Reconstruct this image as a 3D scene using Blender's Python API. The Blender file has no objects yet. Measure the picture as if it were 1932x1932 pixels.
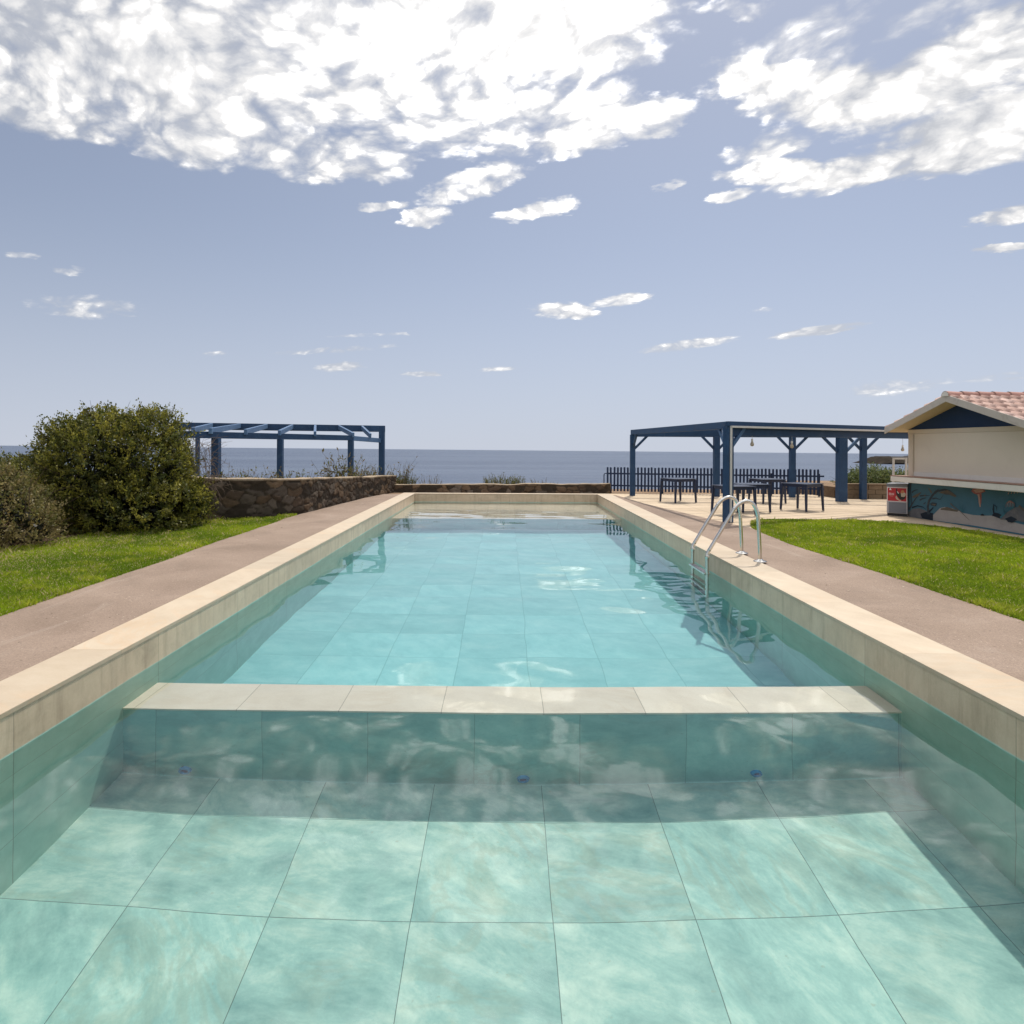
import bpy, bmesh, math, random
import numpy as np
from mathutils import Vector, Matrix
R = math.radians
rng = np.random.default_rng(7)
random.seed(7)
S = bpy.context.scene
COL = S.collection

# ------------------------------------------------------------------ camera model
F, CX, CY, ROLL = 1230.0, 951.0, 841.0, 0.0052      # in units of a 1932 px wide picture
EYE = Vector((0, 0, 1.6))
def ray(x, y):
    a, b = (x - CX) / F, -(y - CY) / F
    return Vector((a * math.cos(ROLL) - b * math.sin(ROLL), 1.0, a * math.sin(ROLL) + b * math.cos(ROLL)))
def on_ground(x, y, z=-0.03):
    d = ray(x, y); t = (z - EYE.z) / d.z
    return EYE + d * t
def at(x, y, Y):
    return EYE + ray(x, y) * Y

# ------------------------------------------------------------------ node helpers
def sock(tree, s, v):
    if v is None: return
    if isinstance(v, bpy.types.NodeSocket): tree.links.new(v, s)
    else:
        if hasattr(s.default_value, '__len__'):
            n = len(s.default_value)
            if not hasattr(v, '__len__'): v = (v,) * n
            v = tuple(v)
            if n == 4 and len(v) == 3: v = v + (1.0,)
        s.default_value = v
def nd(tree, typ, ins=None, out=0, **props):
    n = tree.nodes.new(typ)
    for k, v in props.items(): setattr(n, k, v)
    if isinstance(ins, dict):
        for k, v in ins.items(): sock(tree, n.inputs[k], v)
    elif ins:
        for i, v in enumerate(ins): sock(tree, n.inputs[i], v)
    return n.outputs[out]
def M(tree, op, *a, clamp=False): return nd(tree, 'ShaderNodeMath', list(a), operation=op, use_clamp=clamp)
def VM(tree, op, *a, out=0): return nd(tree, 'ShaderNodeVectorMath', list(a), out=out, operation=op)
def mixc(tree, fac, a, b, blend='MIX'):
    n = tree.nodes.new('ShaderNodeMix'); n.data_type = 'RGBA'; n.blend_type = blend; n.clamp_factor = True; n.clamp_result = False
    sock(tree, n.inputs[0], fac); sock(tree, n.inputs[6], a); sock(tree, n.inputs[7], b)
    return n.outputs[2]
def ramp(tree, fac, stops):
    n = tree.nodes.new('ShaderNodeValToRGB'); cr = n.color_ramp
    while len(cr.elements) < len(stops): cr.elements.new(0.5)
    for e, (p, c) in zip(cr.elements, stops):
        e.position = p; e.color = c if len(c) == 4 else tuple(c) + (1,)
    sock(tree, n.inputs[0], fac); return n.outputs[0]
def smooth(tree, x, lo, hi):
    n = tree.nodes.new('ShaderNodeMapRange'); n.interpolation_type = 'SMOOTHSTEP'
    sock(tree, n.inputs[0], x); sock(tree, n.inputs[1], lo); sock(tree, n.inputs[2], hi); return n.outputs[0]
def noise(tree, vec, scale, detail=4, rough=0.55, dist=0.0, out=0, dim='3D'):
    return nd(tree, 'ShaderNodeTexNoise', {'Vector': vec, 'Scale': scale, 'Detail': detail, 'Roughness': rough, 'Distortion': dist}, out=out, noise_dimensions=dim)
def gray(v): return (v, v, v)
def new_mat(name):
    m = bpy.data.materials.new(name); m.use_nodes = True
    t = m.node_tree; t.nodes.clear()
    o = t.nodes.new('ShaderNodeOutputMaterial')
    return m, t, o
def principled(t, o, col, rough=0.6, bump=None, bump_s=0.3, bump_d=0.01, spec=0.5, metal=0.0, ior=1.45):
    p = t.nodes.new('ShaderNodeBsdfPrincipled')
    sock(t, p.inputs['Base Color'], col); sock(t, p.inputs['Roughness'], rough)
    p.inputs['Specular IOR Level'].default_value = spec; p.inputs['Metallic'].default_value = metal
    p.inputs['IOR'].default_value = ior
    if bump is not None:
        b = nd(t, 'ShaderNodeBump', {'Strength': bump_s, 'Distance': bump_d, 'Height': bump})
        t.links.new(b, p.inputs['Normal'])
    t.links.new(p.outputs[0], o.inputs[0]); return p
def objco(t): return nd(t, 'ShaderNodeTexCoord', out=3)
def geopos(t): return nd(t, 'ShaderNodeNewGeometry', out=0)
def srgb(r, g, b):
    f = lambda c: (c / 255 / 12.92) if c / 255 <= 0.04045 else ((c / 255 + 0.055) / 1.055) ** 2.4
    return (f(r), f(g), f(b))

MAT = {}
def simple(name, col, rough=0.5, var=0.12, scale=6.0, bump=0.15, spec=0.5, metal=0.0, stain=None, stain_amt=0.0):
    m, t, o = new_mat(name); p = geopos(t)
    n1 = noise(t, p, scale, 6, 0.6); n2 = noise(t, p, scale * 14, 3, 0.6)
    k = M(t, 'ADD', M(t, 'MULTIPLY', M(t, 'SUBTRACT', n1, 0.5), var * 2), M(t, 'MULTIPLY', M(t, 'SUBTRACT', n2, 0.5), var))
    c = mixc(t, 1.0, (*col, 1), nd(t, 'ShaderNodeCombineColor', [M(t, 'ADD', k, 1.0)] * 3), 'MULTIPLY')
    if stain is not None:
        st = smooth(t, noise(t, p, scale * 0.6, 8, 0.7, 1.0), 0.52, 0.72)
        c = mixc(t, M(t, 'MULTIPLY', st, stain_amt), c, stain)
    rr = M(t, 'ADD', M(t, 'MULTIPLY', M(t, 'SUBTRACT', n1, 0.5), 0.25), rough, clamp=True)
    principled(t, o, c, rr, n2, bump, 0.004, spec, metal)
    MAT[name] = m; return m

def joints(t, coord, x0, size, half, wob=None):
    """1 on a joint line repeated every `size`"""
    c = coord if wob is None else M(t, 'ADD', coord, wob)
    fr = M(t, 'FRACT', M(t, 'DIVIDE', M(t, 'SUBTRACT', c, x0), size))
    d = M(t, 'MULTIPLY', M(t, 'MINIMUM', fr, M(t, 'SUBTRACT', 1.0, fr)), size)
    return M(t, 'SUBTRACT', 1.0, smooth(t, d, half * 0.6, half * 1.6)), M(t, 'FLOOR', M(t, 'DIVIDE', M(t, 'SUBTRACT', c, x0), size))

VEINF = 0.28
def stone_tiles(name, c_lo, c_mid, c_hi, jx=None, jy=None, jz=None, half=0.004, grout=(0.05, 0.07, 0.07), vein=None,
                streak=0.0, rough=0.45, waterline=None, wl_cols=None, joint_amt=0.85, var=1.0, spec=0.5):
    """limestone slabs; jx, jy, jz = (origin, spacing) of joint lines across that axis"""
    m, t, o = new_mat(name); p = geopos(t)
    sx = nd(t, 'ShaderNodeSeparateXYZ', [p]); sep = t.nodes[-1]
    ax = {'x': sep.outputs[0], 'y': sep.outputs[1], 'z': sep.outputs[2]}
    wob = M(t, 'MULTIPLY', M(t, 'SUBTRACT', noise(t, p, 1.3, 2), 0.5), 0.012)
    line, cell = 0.0, None
    for a, j in (('x', jx), ('y', jy), ('z', jz)):
        if j is None: continue
        l, cidx = joints(t, ax[a], j[0], j[1], half, wob)
        line = M(t, 'MAXIMUM', line, l)
        cell = cidx if cell is None else M(t, 'ADD', cell, M(t, 'MULTIPLY', cidx, 17.31))
    off = (0, 0, 0)
    if cell is not None:
        wn = nd(t, 'ShaderNodeTexWhiteNoise', {'W': cell}, out=1, noise_dimensions='1D')
        wv = nd(t, 'ShaderNodeTexWhiteNoise', {'W': cell}, out=0, noise_dimensions='1D')
        off = VM(t, 'MULTIPLY', wn, (40, 40, 40))
    q = VM(t, 'ADD', p, off)
    # veining: each slab has a grain direction of its own
    ang = M(t, 'MULTIPLY', wv, 1.2) if cell is not None else 0.5
    rot = nd(t, 'ShaderNodeVectorRotate', {'Vector': q, 'Angle': ang, 'Axis': (0, 0, 1)})
    st = VM(t, 'MULTIPLY', rot, (1.3, 2.4, 1.8))
    a = noise(t, st, 1.5, 8, 0.68, 0.35); b = noise(t, q, 4.5, 5, 0.6, 0.4); d = noise(t, p, 60, 3, 0.6)
    v = M(t, 'ADD', M(t, 'MULTIPLY', a, 0.7), M(t, 'MULTIPLY', b, 0.3))
    v = M(t, 'ADD', M(t, 'MULTIPLY', M(t, 'SUBTRACT', v, 0.5), var), 0.5)
    c = ramp(t, v, [(0.28, c_lo), (0.5, c_mid), (0.72, c_hi)])
    if cell is not None:
        k = M(t, 'ADD', M(t, 'MULTIPLY', wv, 0.14), 0.93)
        c = mixc(t, 1.0, c, nd(t, 'ShaderNodeCombineColor', [k, k, k]), 'MULTIPLY')
    kd = M(t, 'ADD', M(t, 'MULTIPLY', d, 0.16), 0.92)
    c = mixc(t, 1.0, c, nd(t, 'ShaderNodeCombineColor', [kd, kd, kd]), 'MULTIPLY')
    if vein is not None:
        vn = M(t, 'ABSOLUTE', M(t, 'SUBTRACT', noise(t, VM(t, 'ADD', st, (9, 3, 1)), 0.9, 6, 0.6, 1.6), 0.5))
        vm = M(t, 'MULTIPLY', M(t, 'SUBTRACT', 1.0, smooth(t, vn, 0.0, 0.09)), smooth(t, noise(t, q, 0.8, 2), 0.45, 0.65))
        c = mixc(t, M(t, 'MULTIPLY', vm, VEINF), c, vein)
        pit = smooth(t, noise(t, p, 26, 2, 0.5), 0.70, 0.78)
        c = mixc(t, M(t, 'MULTIPLY', pit, 0.35), c, vein)
    if streak:
        sv = noise(t, VM(t, 'MULTIPLY', p, (9, 9, 0.9)), 1.0, 6, 0.65, 0.3)
        c = mixc(t, M(t, 'MULTIPLY', smooth(t, sv, 0.45, 0.78), streak), c, (0.16, 0.10, 0.055))
        sv2 = noise(t, VM(t, 'MULTIPLY', p, (1.6, 1.6, 3)), 1.0, 7, 0.7, 0.8)
        c = mixc(t, M(t, 'MULTIPLY', smooth(t, sv2, 0.5, 0.8), streak * 0.9), c, (0.13, 0.10, 0.065))
    if waterline is not None:          # green tint of the water painted into the wall below the waterline
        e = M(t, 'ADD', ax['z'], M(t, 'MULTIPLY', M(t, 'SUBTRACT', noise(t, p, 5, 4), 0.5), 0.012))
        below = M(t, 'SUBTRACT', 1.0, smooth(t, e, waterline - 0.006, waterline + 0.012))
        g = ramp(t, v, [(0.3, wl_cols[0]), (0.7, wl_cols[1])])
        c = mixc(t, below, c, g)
    c = mixc(t, M(t, 'MULTIPLY', line, joint_amt), c, grout)
    h = M(t, 'SUBTRACT', M(t, 'MULTIPLY', d, 0.3), line)
    rr = M(t, 'ADD', M(t, 'MULTIPLY', b, 0.3), rough - 0.15)
    principled(t, o, c, rr, h, 0.35, 0.006, spec)
    MAT[name] = m; return m

# ------------------------------------------------------------------ mesh helpers
class MB:
    def __init__(s): s.v, s.f, s.m = [], [], []
    def quad_box(s, c, x, y, z, mi=0):
        """box with centre c and half-axis vectors x, y, z"""
        c, x, y, z = map(Vector, (c, x, y, z)); b = len(s.v)
        for i in (-1, 1):
            for j in (-1, 1):
                for k in (-1, 1): s.v.append(c + x * i + y * j + z * k)
        fs = [(0, 1, 3, 2), (4, 6, 7, 5), (0, 4, 5, 1), (2, 3, 7, 6), (0, 2, 6, 4), (1, 5, 7, 3)]
        flip = x.cross(y).dot(z) < 0
        for f in fs:
            f = tuple(b + i for i in f); s.f.append(f[::-1] if flip else f); s.m.append(mi)
        return s
    def box(s, lo, hi, mi=0):
        lo, hi = Vector(lo), Vector(hi); h = (hi - lo) / 2
        return s.quad_box((lo + hi) / 2, (h.x, 0, 0), (0, h.y, 0), (0, 0, h.z), mi)
    def beam(s, a, b, w, h, up=(0, 0, 1), mi=0):
        """bar from a to b, w across and h tall"""
        a, b = Vector(a), Vector(b); d = b - a
        side = d.cross(Vector(up))
        if side.length < 1e-6: side = d.cross(Vector((0, 1, 0)))
        side.normalize(); u = side.cross(d).normalized()
        return s.quad_box((a + b) / 2, d / 2, side * w / 2, u * h / 2, mi)
    def tube(s, pts, r, n=12, mi=0, caps=True):
        pts = [Vector(p) for p in pts]; rs = r if hasattr(r, '__len__') else [r] * len(pts)
        b = len(s.v); prev = None
        for i, p in enumerate(pts):
            d = (pts[min(i + 1, len(pts) - 1)] - pts[max(i - 1, 0)]).normalized()
            if prev is None:
                a = d.cross(Vector((0, 0, 1)))
                if a.length < 1e-3: a = d.cross(Vector((0, 1, 0)))
            else: a = prev - d * prev.dot(d)
            a.normalize(); prev = a; c = d.cross(a)
            for k in range(n):
                t = 2 * math.pi * k / n; s.v.append(p + (a * math.cos(t) + c * math.sin(t)) * rs[i])
        for i in range(len(pts) - 1):
            for k in range(n):
                s.f.append((b + i * n + k, b + i * n + (k + 1) % n, b + (i + 1) * n + (k + 1) % n, b + (i + 1) * n + k)); s.m.append(mi)
        if caps:
            s.f.append(tuple(b + k for k in range(n))[::-1]); s.m.append(mi)
            e = b + (len(pts) - 1) * n; s.f.append(tuple(e + k for k in range(n))); s.m.append(mi)
        return s
    def lathe(s, c, prof, n=20, mi=0):
        """profile of (r, z) round a vertical axis through c"""
        c = Vector(c); b = len(s.v)
        for r, z in prof:
            for k in range(n):
                t = 2 * math.pi * k / n; s.v.append(c + Vector((r * math.cos(t), r * math.sin(t), z)))
        for i in range(len(prof) - 1):
            for k in range(n):
                s.f.append((b + i * n + k, b + i * n + (k + 1) % n, b + (i + 1) * n + (k + 1) % n, b + (i + 1) * n + k)); s.m.append(mi)
        s.f.append(tuple(b + k for k in range(n))[::-1]); s.m.append(mi)
        e = b + (len(prof) - 1) * n; s.f.append(tuple(e + k for k in range(n))); s.m.append(mi)
        return s
    def prism(s, pts, d, mi=0):
        """polygon pts extruded by vector d"""
        pts = [Vector(p) for p in pts]; d = Vector(d); n = len(pts); b = len(s.v)
        s.v += pts + [p + d for p in pts]
        nrm = Vector((0, 0, 0))
        for i in range(n): nrm += pts[i].cross(pts[(i + 1) % n])
        fl = nrm.dot(d) > 0
        A = tuple(range(b, b + n)); B = tuple(range(b + n, b + 2 * n))
        s.f += [A[::-1] if fl else A, B if fl else B[::-1]]; s.m += [mi, mi]
        for i in range(n):
            j = (i + 1) % n; q = (b + i, b + j, b + n + j, b + n + i)
            s.f.append(q if fl else q[::-1]); s.m.append(mi)
        return s
    def sheet(s, pts, mi=0):
        b = len(s.v); s.v += [Vector(p) for p in pts]; s.f.append(tuple(range(b, b + len(pts)))); s.m.append(mi); return s
    def build(s, name, mats, parent=None, smooth=False, bevel=0.0, segs=2):
        me = bpy.data.meshes.new(name); me.from_pydata([tuple(v) for v in s.v], [], s.f)
        for m in (mats if isinstance(mats, (list, tuple)) else [mats]): me.materials.append(MAT[m] if isinstance(m, str) else m)
        me.polygons.foreach_set('material_index', s.m)
        if smooth: me.polygons.foreach_set('use_smooth', [True] * len(s.f))
        me.update()
        o = bpy.data.objects.new(name, me); COL.objects.link(o)
        if parent is not None: o.parent = parent; o.matrix_parent_inverse = parent_inv(parent)
        if bevel:
            b = o.modifiers.new('bevel', 'BEVEL'); b.width = bevel; b.segments = segs; b.limit_method = 'ANGLE'; b.angle_limit = R(40)
            b.harden_normals = False
        if smooth and bevel == 0 and smooth == 'auto': pass
        return o
def parent_inv(p):
    return Matrix.Identity(4)
def np_obj(name, verts, faces, mats, parent=None, cols=None, smooth=False, mi=None):
    """verts (n,3), faces (m,k) numpy"""
    me = bpy.data.meshes.new(name); n, (m, k) = len(verts), faces.shape
    me.vertices.add(n); me.vertices.foreach_set('co', np.ascontiguousarray(verts, dtype=np.float32).ravel())
    me.loops.add(m * k); me.loops.foreach_set('vertex_index', np.ascontiguousarray(faces, dtype=np.int32).ravel())
    me.polygons.add(m); me.polygons.foreach_set('loop_start', np.arange(0, m * k, k, dtype=np.int32))
    try: me.polygons.foreach_set('loop_total', np.full(m, k, dtype=np.int32))
    except Exception: pass
    for x in (mats if isinstance(mats, (list, tuple)) else [mats]): me.materials.append(MAT[x])
    if mi is not None: me.polygons.foreach_set('material_index', np.ascontiguousarray(mi, dtype=np.int32))
    if smooth: me.polygons.foreach_set('use_smooth', np.ones(m, dtype=bool))
    if cols is not None:
        a = me.color_attributes.new('tint', 'FLOAT_COLOR', 'POINT')
        c = np.ones((n, 4), dtype=np.float32); c[:, :3] = cols; a.data.foreach_set('color', c.ravel())
    me.update(calc_edges=True); me.validate()
    o = bpy.data.objects.new(name, me); COL.objects.link(o)
    if parent is not None: o.parent = parent
    return o
def tag(o, label, cat, group=None, kind=None):
    if label: o['label'] = label
    if cat: o['category'] = cat
    if group: o['group'] = group
    if kind: o['kind'] = kind
    return o
def empty(name, loc=(0, 0, 0), rz=0.0):
    o = bpy.data.objects.new(name, None); o.location = loc; o.rotation_euler = (0, 0, rz); o.empty_display_size = 0.2
    COL.objects.link(o); return o
def structure(o): o['kind'] = 'structure'; return o
def poly_contains(poly, x, y):
    inside = np.zeros(len(x), bool); n = len(poly)
    for i in range(n):
        x1, y1 = poly[i]; x2, y2 = poly[(i + 1) % n]
        c = ((y1 > y) != (y2 > y)) & (x < (x2 - x1) * (y - y1) / (y2 - y1 + 1e-12) + x1)
        inside ^= c
    return inside
def vnoise(x, y, f, seed=0):
    """smooth value noise in numpy"""
    r = np.random.default_rng(seed + 100).random((64, 64)); x, y = x * f, y * f
    xi, yi = np.floor(x).astype(int), np.floor(y).astype(int); u, v = x - xi, y - yi
    u, v = u * u * (3 - 2 * u), v * v * (3 - 2 * v)
    g = lambda i, j: r[i % 64, j % 64]
    return (g(xi, yi) * (1 - u) + g(xi + 1, yi) * u) * (1 - v) + (g(xi, yi + 1) * (1 - u) + g(xi + 1, yi + 1) * u) * v
def fbm(x, y, f, seed=0, octv=4):
    s, a, t = 0, 1.0, 0
    for i in range(octv): s = s + a * vnoise(x + 7.3 * i, y - 3.1 * i, f * 2 ** i, seed + i); t += a; a *= 0.5
    return s / t

# ------------------------------------------------------------------ materials
#@@MATERIALS
AQ_LO, AQ_MID, AQ_HI = (0.16, 0.34, 0.325), (0.30, 0.52, 0.475), (0.55, 0.72, 0.63)  # the water's aqua tint is put into the floor stone colours
stone_tiles('pool_floor_near', AQ_LO, AQ_MID, AQ_HI, jx=(-0.534, 0.838), jy=(3.84, 0.83), half=0.0020,
            grout=(0.035, 0.06, 0.06), vein=(0.27, 0.30, 0.20), rough=0.5, var=1.35, joint_amt=0.75)
stone_tiles('pool_floor_deep', (0.165, 0.43, 0.455), (0.24, 0.545, 0.565), (0.35, 0.64, 0.645), jx=(-0.534, 0.83), jy=(6.1, 0.83), half=0.0038,  # stronger water tint painted in for the deeper floor
            grout=(0.06, 0.24, 0.26), rough=0.5, var=0.85, joint_amt=0.45)
stone_tiles('pool_riser', (0.18, 0.41, 0.395), (0.275, 0.54, 0.515), (0.39, 0.65, 0.61), jx=(-0.223, 0.83), half=0.0022,  # riser stone also coloured with the tint of the water
            grout=(0.07, 0.12, 0.12), vein=(0.18, 0.22, 0.17), rough=0.5, var=1.2, joint_amt=0.5)
stone_tiles('step_top', (0.60, 0.515, 0.41), (0.71, 0.63, 0.52), (0.78, 0.715, 0.615), jx=(-0.48, 0.80), half=0.0025,
            grout=(0.30, 0.26, 0.2), vein=(0.55, 0.42, 0.28), rough=0.5, var=0.8)
stone_tiles('coping_stone', (0.375, 0.29, 0.20), (0.45, 0.365, 0.265), (0.51, 0.43, 0.325), jy=(1.75, 1.66), half=0.0022,
            grout=(0.36, 0.26, 0.17), vein=(0.50, 0.33, 0.19), rough=0.55, var=0.85)
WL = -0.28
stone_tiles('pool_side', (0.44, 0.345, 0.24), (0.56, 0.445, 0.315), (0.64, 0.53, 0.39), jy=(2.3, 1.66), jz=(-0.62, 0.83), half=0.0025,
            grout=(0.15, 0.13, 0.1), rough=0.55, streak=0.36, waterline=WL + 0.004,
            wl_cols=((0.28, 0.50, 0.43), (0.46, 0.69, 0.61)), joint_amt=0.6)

def water_mat():
    m, t, o = new_mat('pool_water')
    fr = nd(t, 'ShaderNodeFresnel', {'IOR': 1.333})
    rf = nd(t, 'ShaderNodeBsdfRefraction', {'Color': (0.955, 0.992, 0.985, 1), 'Roughness': 0.0, 'IOR': 1.333})
    gl = nd(t, 'ShaderNodeBsdfGlossy', {'Color': (1, 1, 1, 1), 'Roughness': 0.0})
    mx = nd(t, 'ShaderNodeMixShader', [fr, rf, gl]); t.links.new(mx, o.inputs[0])
    MAT['pool_water'] = m
water_mat()

def sea_mat():
    m, t, o = new_mat('sea'); p = geopos(t)
    q = VM(t, 'MULTIPLY', p, (0.35, 1.0, 1.0))
    a = noise(t, q, 0.45, 5, 0.65); b = noise(t, q, 0.06, 4, 0.6); l = noise(t, VM(t, 'MULTIPLY', p, (0.12, 1, 1)), 0.012, 4, 0.6)
    h = M(t, 'ADD', a, M(t, 'MULTIPLY', b, 2.5))
    c = mixc(t, smooth(t, l, 0.35, 0.7), (0.05, 0.07, 0.115, 1), (0.08, 0.105, 0.155, 1))
    principled(t, o, c, 0.32, h, 0.8, 0.9, 0.22, ior=1.33)
    MAT['sea'] = m
sea_mat()

def path_mat():
    m, t, o = new_mat('path'); p = geopos(t)
    a = noise(t, p, 0.9, 6, 0.6, 0.5); b = noise(t, p, 55, 3, 0.7); c3 = noise(t, p, 170, 2, 0.6)
    c = ramp(t, a, [(0.3, (0.205, 0.150, 0.114)), (0.55, (0.255, 0.190, 0.147)), (0.75, (0.30, 0.230, 0.183))])
    g = M(t, 'ADD', M(t, 'MULTIPLY', M(t, 'ADD', b, c3), 0.9), 0.1)
    c = mixc(t, 1.0, c, nd(t, 'ShaderNodeCombineColor', [g, g, g]), 'MULTIPLY')
    stn = smooth(t, noise(t, VM(t, 'ADD', p, (5, 11, 0)), 0.55, 7, 0.72, 1.2), 0.50, 0.70); c = mixc(t, M(t, 'MULTIPLY', stn, 0.35), c, (0.15, 0.115, 0.09, 1))
    stn2 = smooth(t, noise(t, VM(t, 'MULTIPLY', p, (3.0, 0.7, 1)), 0.9, 6, 0.7, 0.8), 0.56, 0.72); c = mixc(t, M(t, 'MULTIPLY', stn2, 0.30), c, (0.36, 0.30, 0.25, 1))
    sp = smooth(t, noise(t, p, 38, 1, 0.5), 0.735, 0.76); c = mixc(t, M(t, 'MULTIPLY', sp, 0.6), c, (0.55, 0.47, 0.4, 1))
    sp2 = smooth(t, noise(t, VM(t, 'ADD', p, (31, 7, 2)), 31, 1, 0.5), 0.74, 0.765); c = mixc(t, M(t, 'MULTIPLY', sp2, 0.7), c, (0.07, 0.05, 0.04, 1))
    principled(t, o, c, 0.85, M(t, 'ADD', b, c3), 0.5, 0.006, 0.25)
    MAT['path'] = m
path_mat()
def patio_mat():
    m, t, o = new_mat('patio'); p = geopos(t)
    s1 = nd(t, 'ShaderNodeSeparateXYZ', [p]); sp = t.nodes[-1]
    a = noise(t, p, 0.7, 6, 0.6, 0.4); b = noise(t, p, 40, 3, 0.7)
    c = ramp(t, a, [(0.3, (0.42, 0.325, 0.225)), (0.55, (0.52, 0.41, 0.29)), (0.75, (0.58, 0.465, 0.34))])
    g = M(t, 'ADD', M(t, 'MULTIPLY', b, 0.5), 0.75)
    c = mixc(t, 1.0, c, nd(t, 'ShaderNodeCombineColor', [g, g, g]), 'MULTIPLY')
    l1, _ = joints(t, sp.outputs[1], 14.6, 1.9, 0.008); l2, _ = joints(t, sp.outputs[0], 5.1, 1.9, 0.008)
    c = mixc(t, M(t, 'MULTIPLY', M(t, 'MAXIMUM', l1, l2), 0.5), c, (0.16, 0.12, 0.08, 1))
    principled(t, o, c, 0.8, b, 0.3, 0.004, 0.3)
    MAT['patio'] = m
patio_mat()
def soil_mat():
    m, t, o = new_mat('soil'); p = geopos(t)
    a = noise(t, p, 0.8, 7, 0.65, 0.6); b = noise(t, p, 22, 5, 0.7)
    c = ramp(t, M(t, 'ADD', M(t, 'MULTIPLY', a, 0.6), M(t, 'MULTIPLY', b, 0.4)), [(0.3, (0.10, 0.065, 0.04)), (0.5, (0.22, 0.145, 0.09)), (0.7, (0.34, 0.235, 0.15))])
    principled(t, o, c, 0.9, b, 0.8, 0.03, 0.2); MAT['soil'] = m
soil_mat()
def turf_mat():
    m, t, o = new_mat('turf'); p = geopos(t)
    a = noise(t, p, 1.6, 6, 0.65); b = noise(t, p, 45, 3, 0.7)
    c = ramp(t, M(t, 'ADD', M(t, 'MULTIPLY', a, 0.6), M(t, 'MULTIPLY', b, 0.4)), [(0.3, (0.05, 0.085, 0.01)), (0.6, (0.12, 0.17, 0.02)), (0.8, (0.22, 0.22, 0.06))])
    principled(t, o, c, 0.9, b, 0.8, 0.02, 0.1); MAT['turf'] = m
turf_mat()
def leafy(name, trans=0.35, rough=0.5, spec=0.35):
    m, t, o = new_mat(name)
    c = nd(t, 'ShaderNodeAttribute', attribute_name='tint')
    p = t.nodes.new('ShaderNodeBsdfPrincipled'); sock(t, p.inputs['Base Color'], c); p.inputs['Roughness'].default_value = rough
    p.inputs['Specular IOR Level'].default_value = spec
    tr = nd(t, 'ShaderNodeBsdfTranslucent', {'Color': c})
    mx = nd(t, 'ShaderNodeMixShader', [trans, p.outputs[0], tr]); t.links.new(mx, o.inputs[0]); MAT[name] = m
leafy('leaf', 0.42, 0.5, 0.35); leafy('blade', 0.5, 0.55, 0.25); leafy('dry_stem', 0.15, 0.7, 0.2)
def tinted(name, rough=0.85, bump_scale=30.0, bump=0.6):
    m, t, o = new_mat(name); p = geopos(t)
    c = nd(t, 'ShaderNodeAttribute', attribute_name='tint')
    b = noise(t, p, bump_scale, 6, 0.7); a = noise(t, p, 6, 5, 0.7)
    g = M(t, 'ADD', M(t, 'MULTIPLY', M(t, 'ADD', M(t, 'MULTIPLY', a, 0.6), M(t, 'MULTIPLY', b, 0.4)), 1.1), 0.45)
    c = mixc(t, 1.0, c, nd(t, 'ShaderNodeCombineColor', [g, g, g]), 'MULTIPLY')
    principled(t, o, c, rough, b, bump, 0.02, 0.2); MAT[name] = m
tinted('rubble'); tinted('roof_tile', 0.75, 18, 0.3)
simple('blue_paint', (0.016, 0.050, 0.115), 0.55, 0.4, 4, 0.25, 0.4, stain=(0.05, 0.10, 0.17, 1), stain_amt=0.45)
simple('blue_paint_lit', (0.06, 0.125, 0.24), 0.55, 0.2, 5, 0.25, 0.4, stain=(0.16, 0.26, 0.38, 1), stain_amt=0.5)  # lighter copy of the blue paint, light on rafter sides put into its colour
simple('fence_paint', (0.013, 0.028, 0.07), 0.55, 0.25, 6, 0.25, 0.35)
simple('table_plastic', (0.012, 0.022, 0.055), 0.38, 0.15, 8, 0.05, 0.45)
simple('white_pipe', (0.56, 0.54, 0.51), 0.5, 0.1, 6, 0.05)
simple('steel', (0.62, 0.60, 0.56), 0.16, 0.06, 10, 0.03, metal=1.0)
simple('cream_wall', (0.60, 0.52, 0.42), 0.7, 0.06, 3, 0.1, stain=(0.42, 0.36, 0.28, 1), stain_amt=0.25)
simple('cream_panel', (0.68, 0.60, 0.50), 0.6, 0.05, 2, 0.06, stain=(0.5, 0.43, 0.34, 1), stain_amt=0.2)
simple('white_trim', (0.70, 0.66, 0.60), 0.6, 0.08, 5, 0.08, stain=(0.45, 0.38, 0.3, 1), stain_amt=0.35)
simple('soffit', (0.60, 0.48, 0.30), 0.7, 0.08, 4, 0.08)
simple('verge_board', (0.50, 0.45, 0.40), 0.7, 0.12, 6, 0.1, stain=(0.3, 0.25, 0.2, 1), stain_amt=0.4)
simple('gable_blue', (0.010, 0.032, 0.085), 0.65, 0.12, 3, 0.1, 0.3)
simple('counter_top', (0.25, 0.135, 0.09), 0.5, 0.2, 6, 0.1, stain=(0.4, 0.3, 0.24, 1), stain_amt=0.5)
simple('mural_sea', (0.062, 0.148, 0.20), 0.75, 0.2, 2.2, 0.15, 0.25, stain=(0.05, 0.13, 0.17, 1), stain_amt=0.55)
simple('mural_sand', (0.36, 0.33, 0.31), 0.8, 0.18, 3, 0.15, 0.2, stain=(0.22, 0.20, 0.20, 1), stain_amt=0.5)
simple('mural_rock', (0.13, 0.13, 0.14), 0.8, 0.3, 5, 0.15, 0.2, stain=(0.25, 0.22, 0.2, 1), stain_amt=0.6)
simple('mural_dark', (0.02, 0.028, 0.04), 0.8, 0.3, 6, 0.1, 0.2)
simple('mural_weed', (0.045, 0.06, 0.075), 0.8, 0.4, 8, 0.1, 0.2, stain=(0.16, 0.12, 0.07, 1), stain_amt=0.7)
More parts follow.
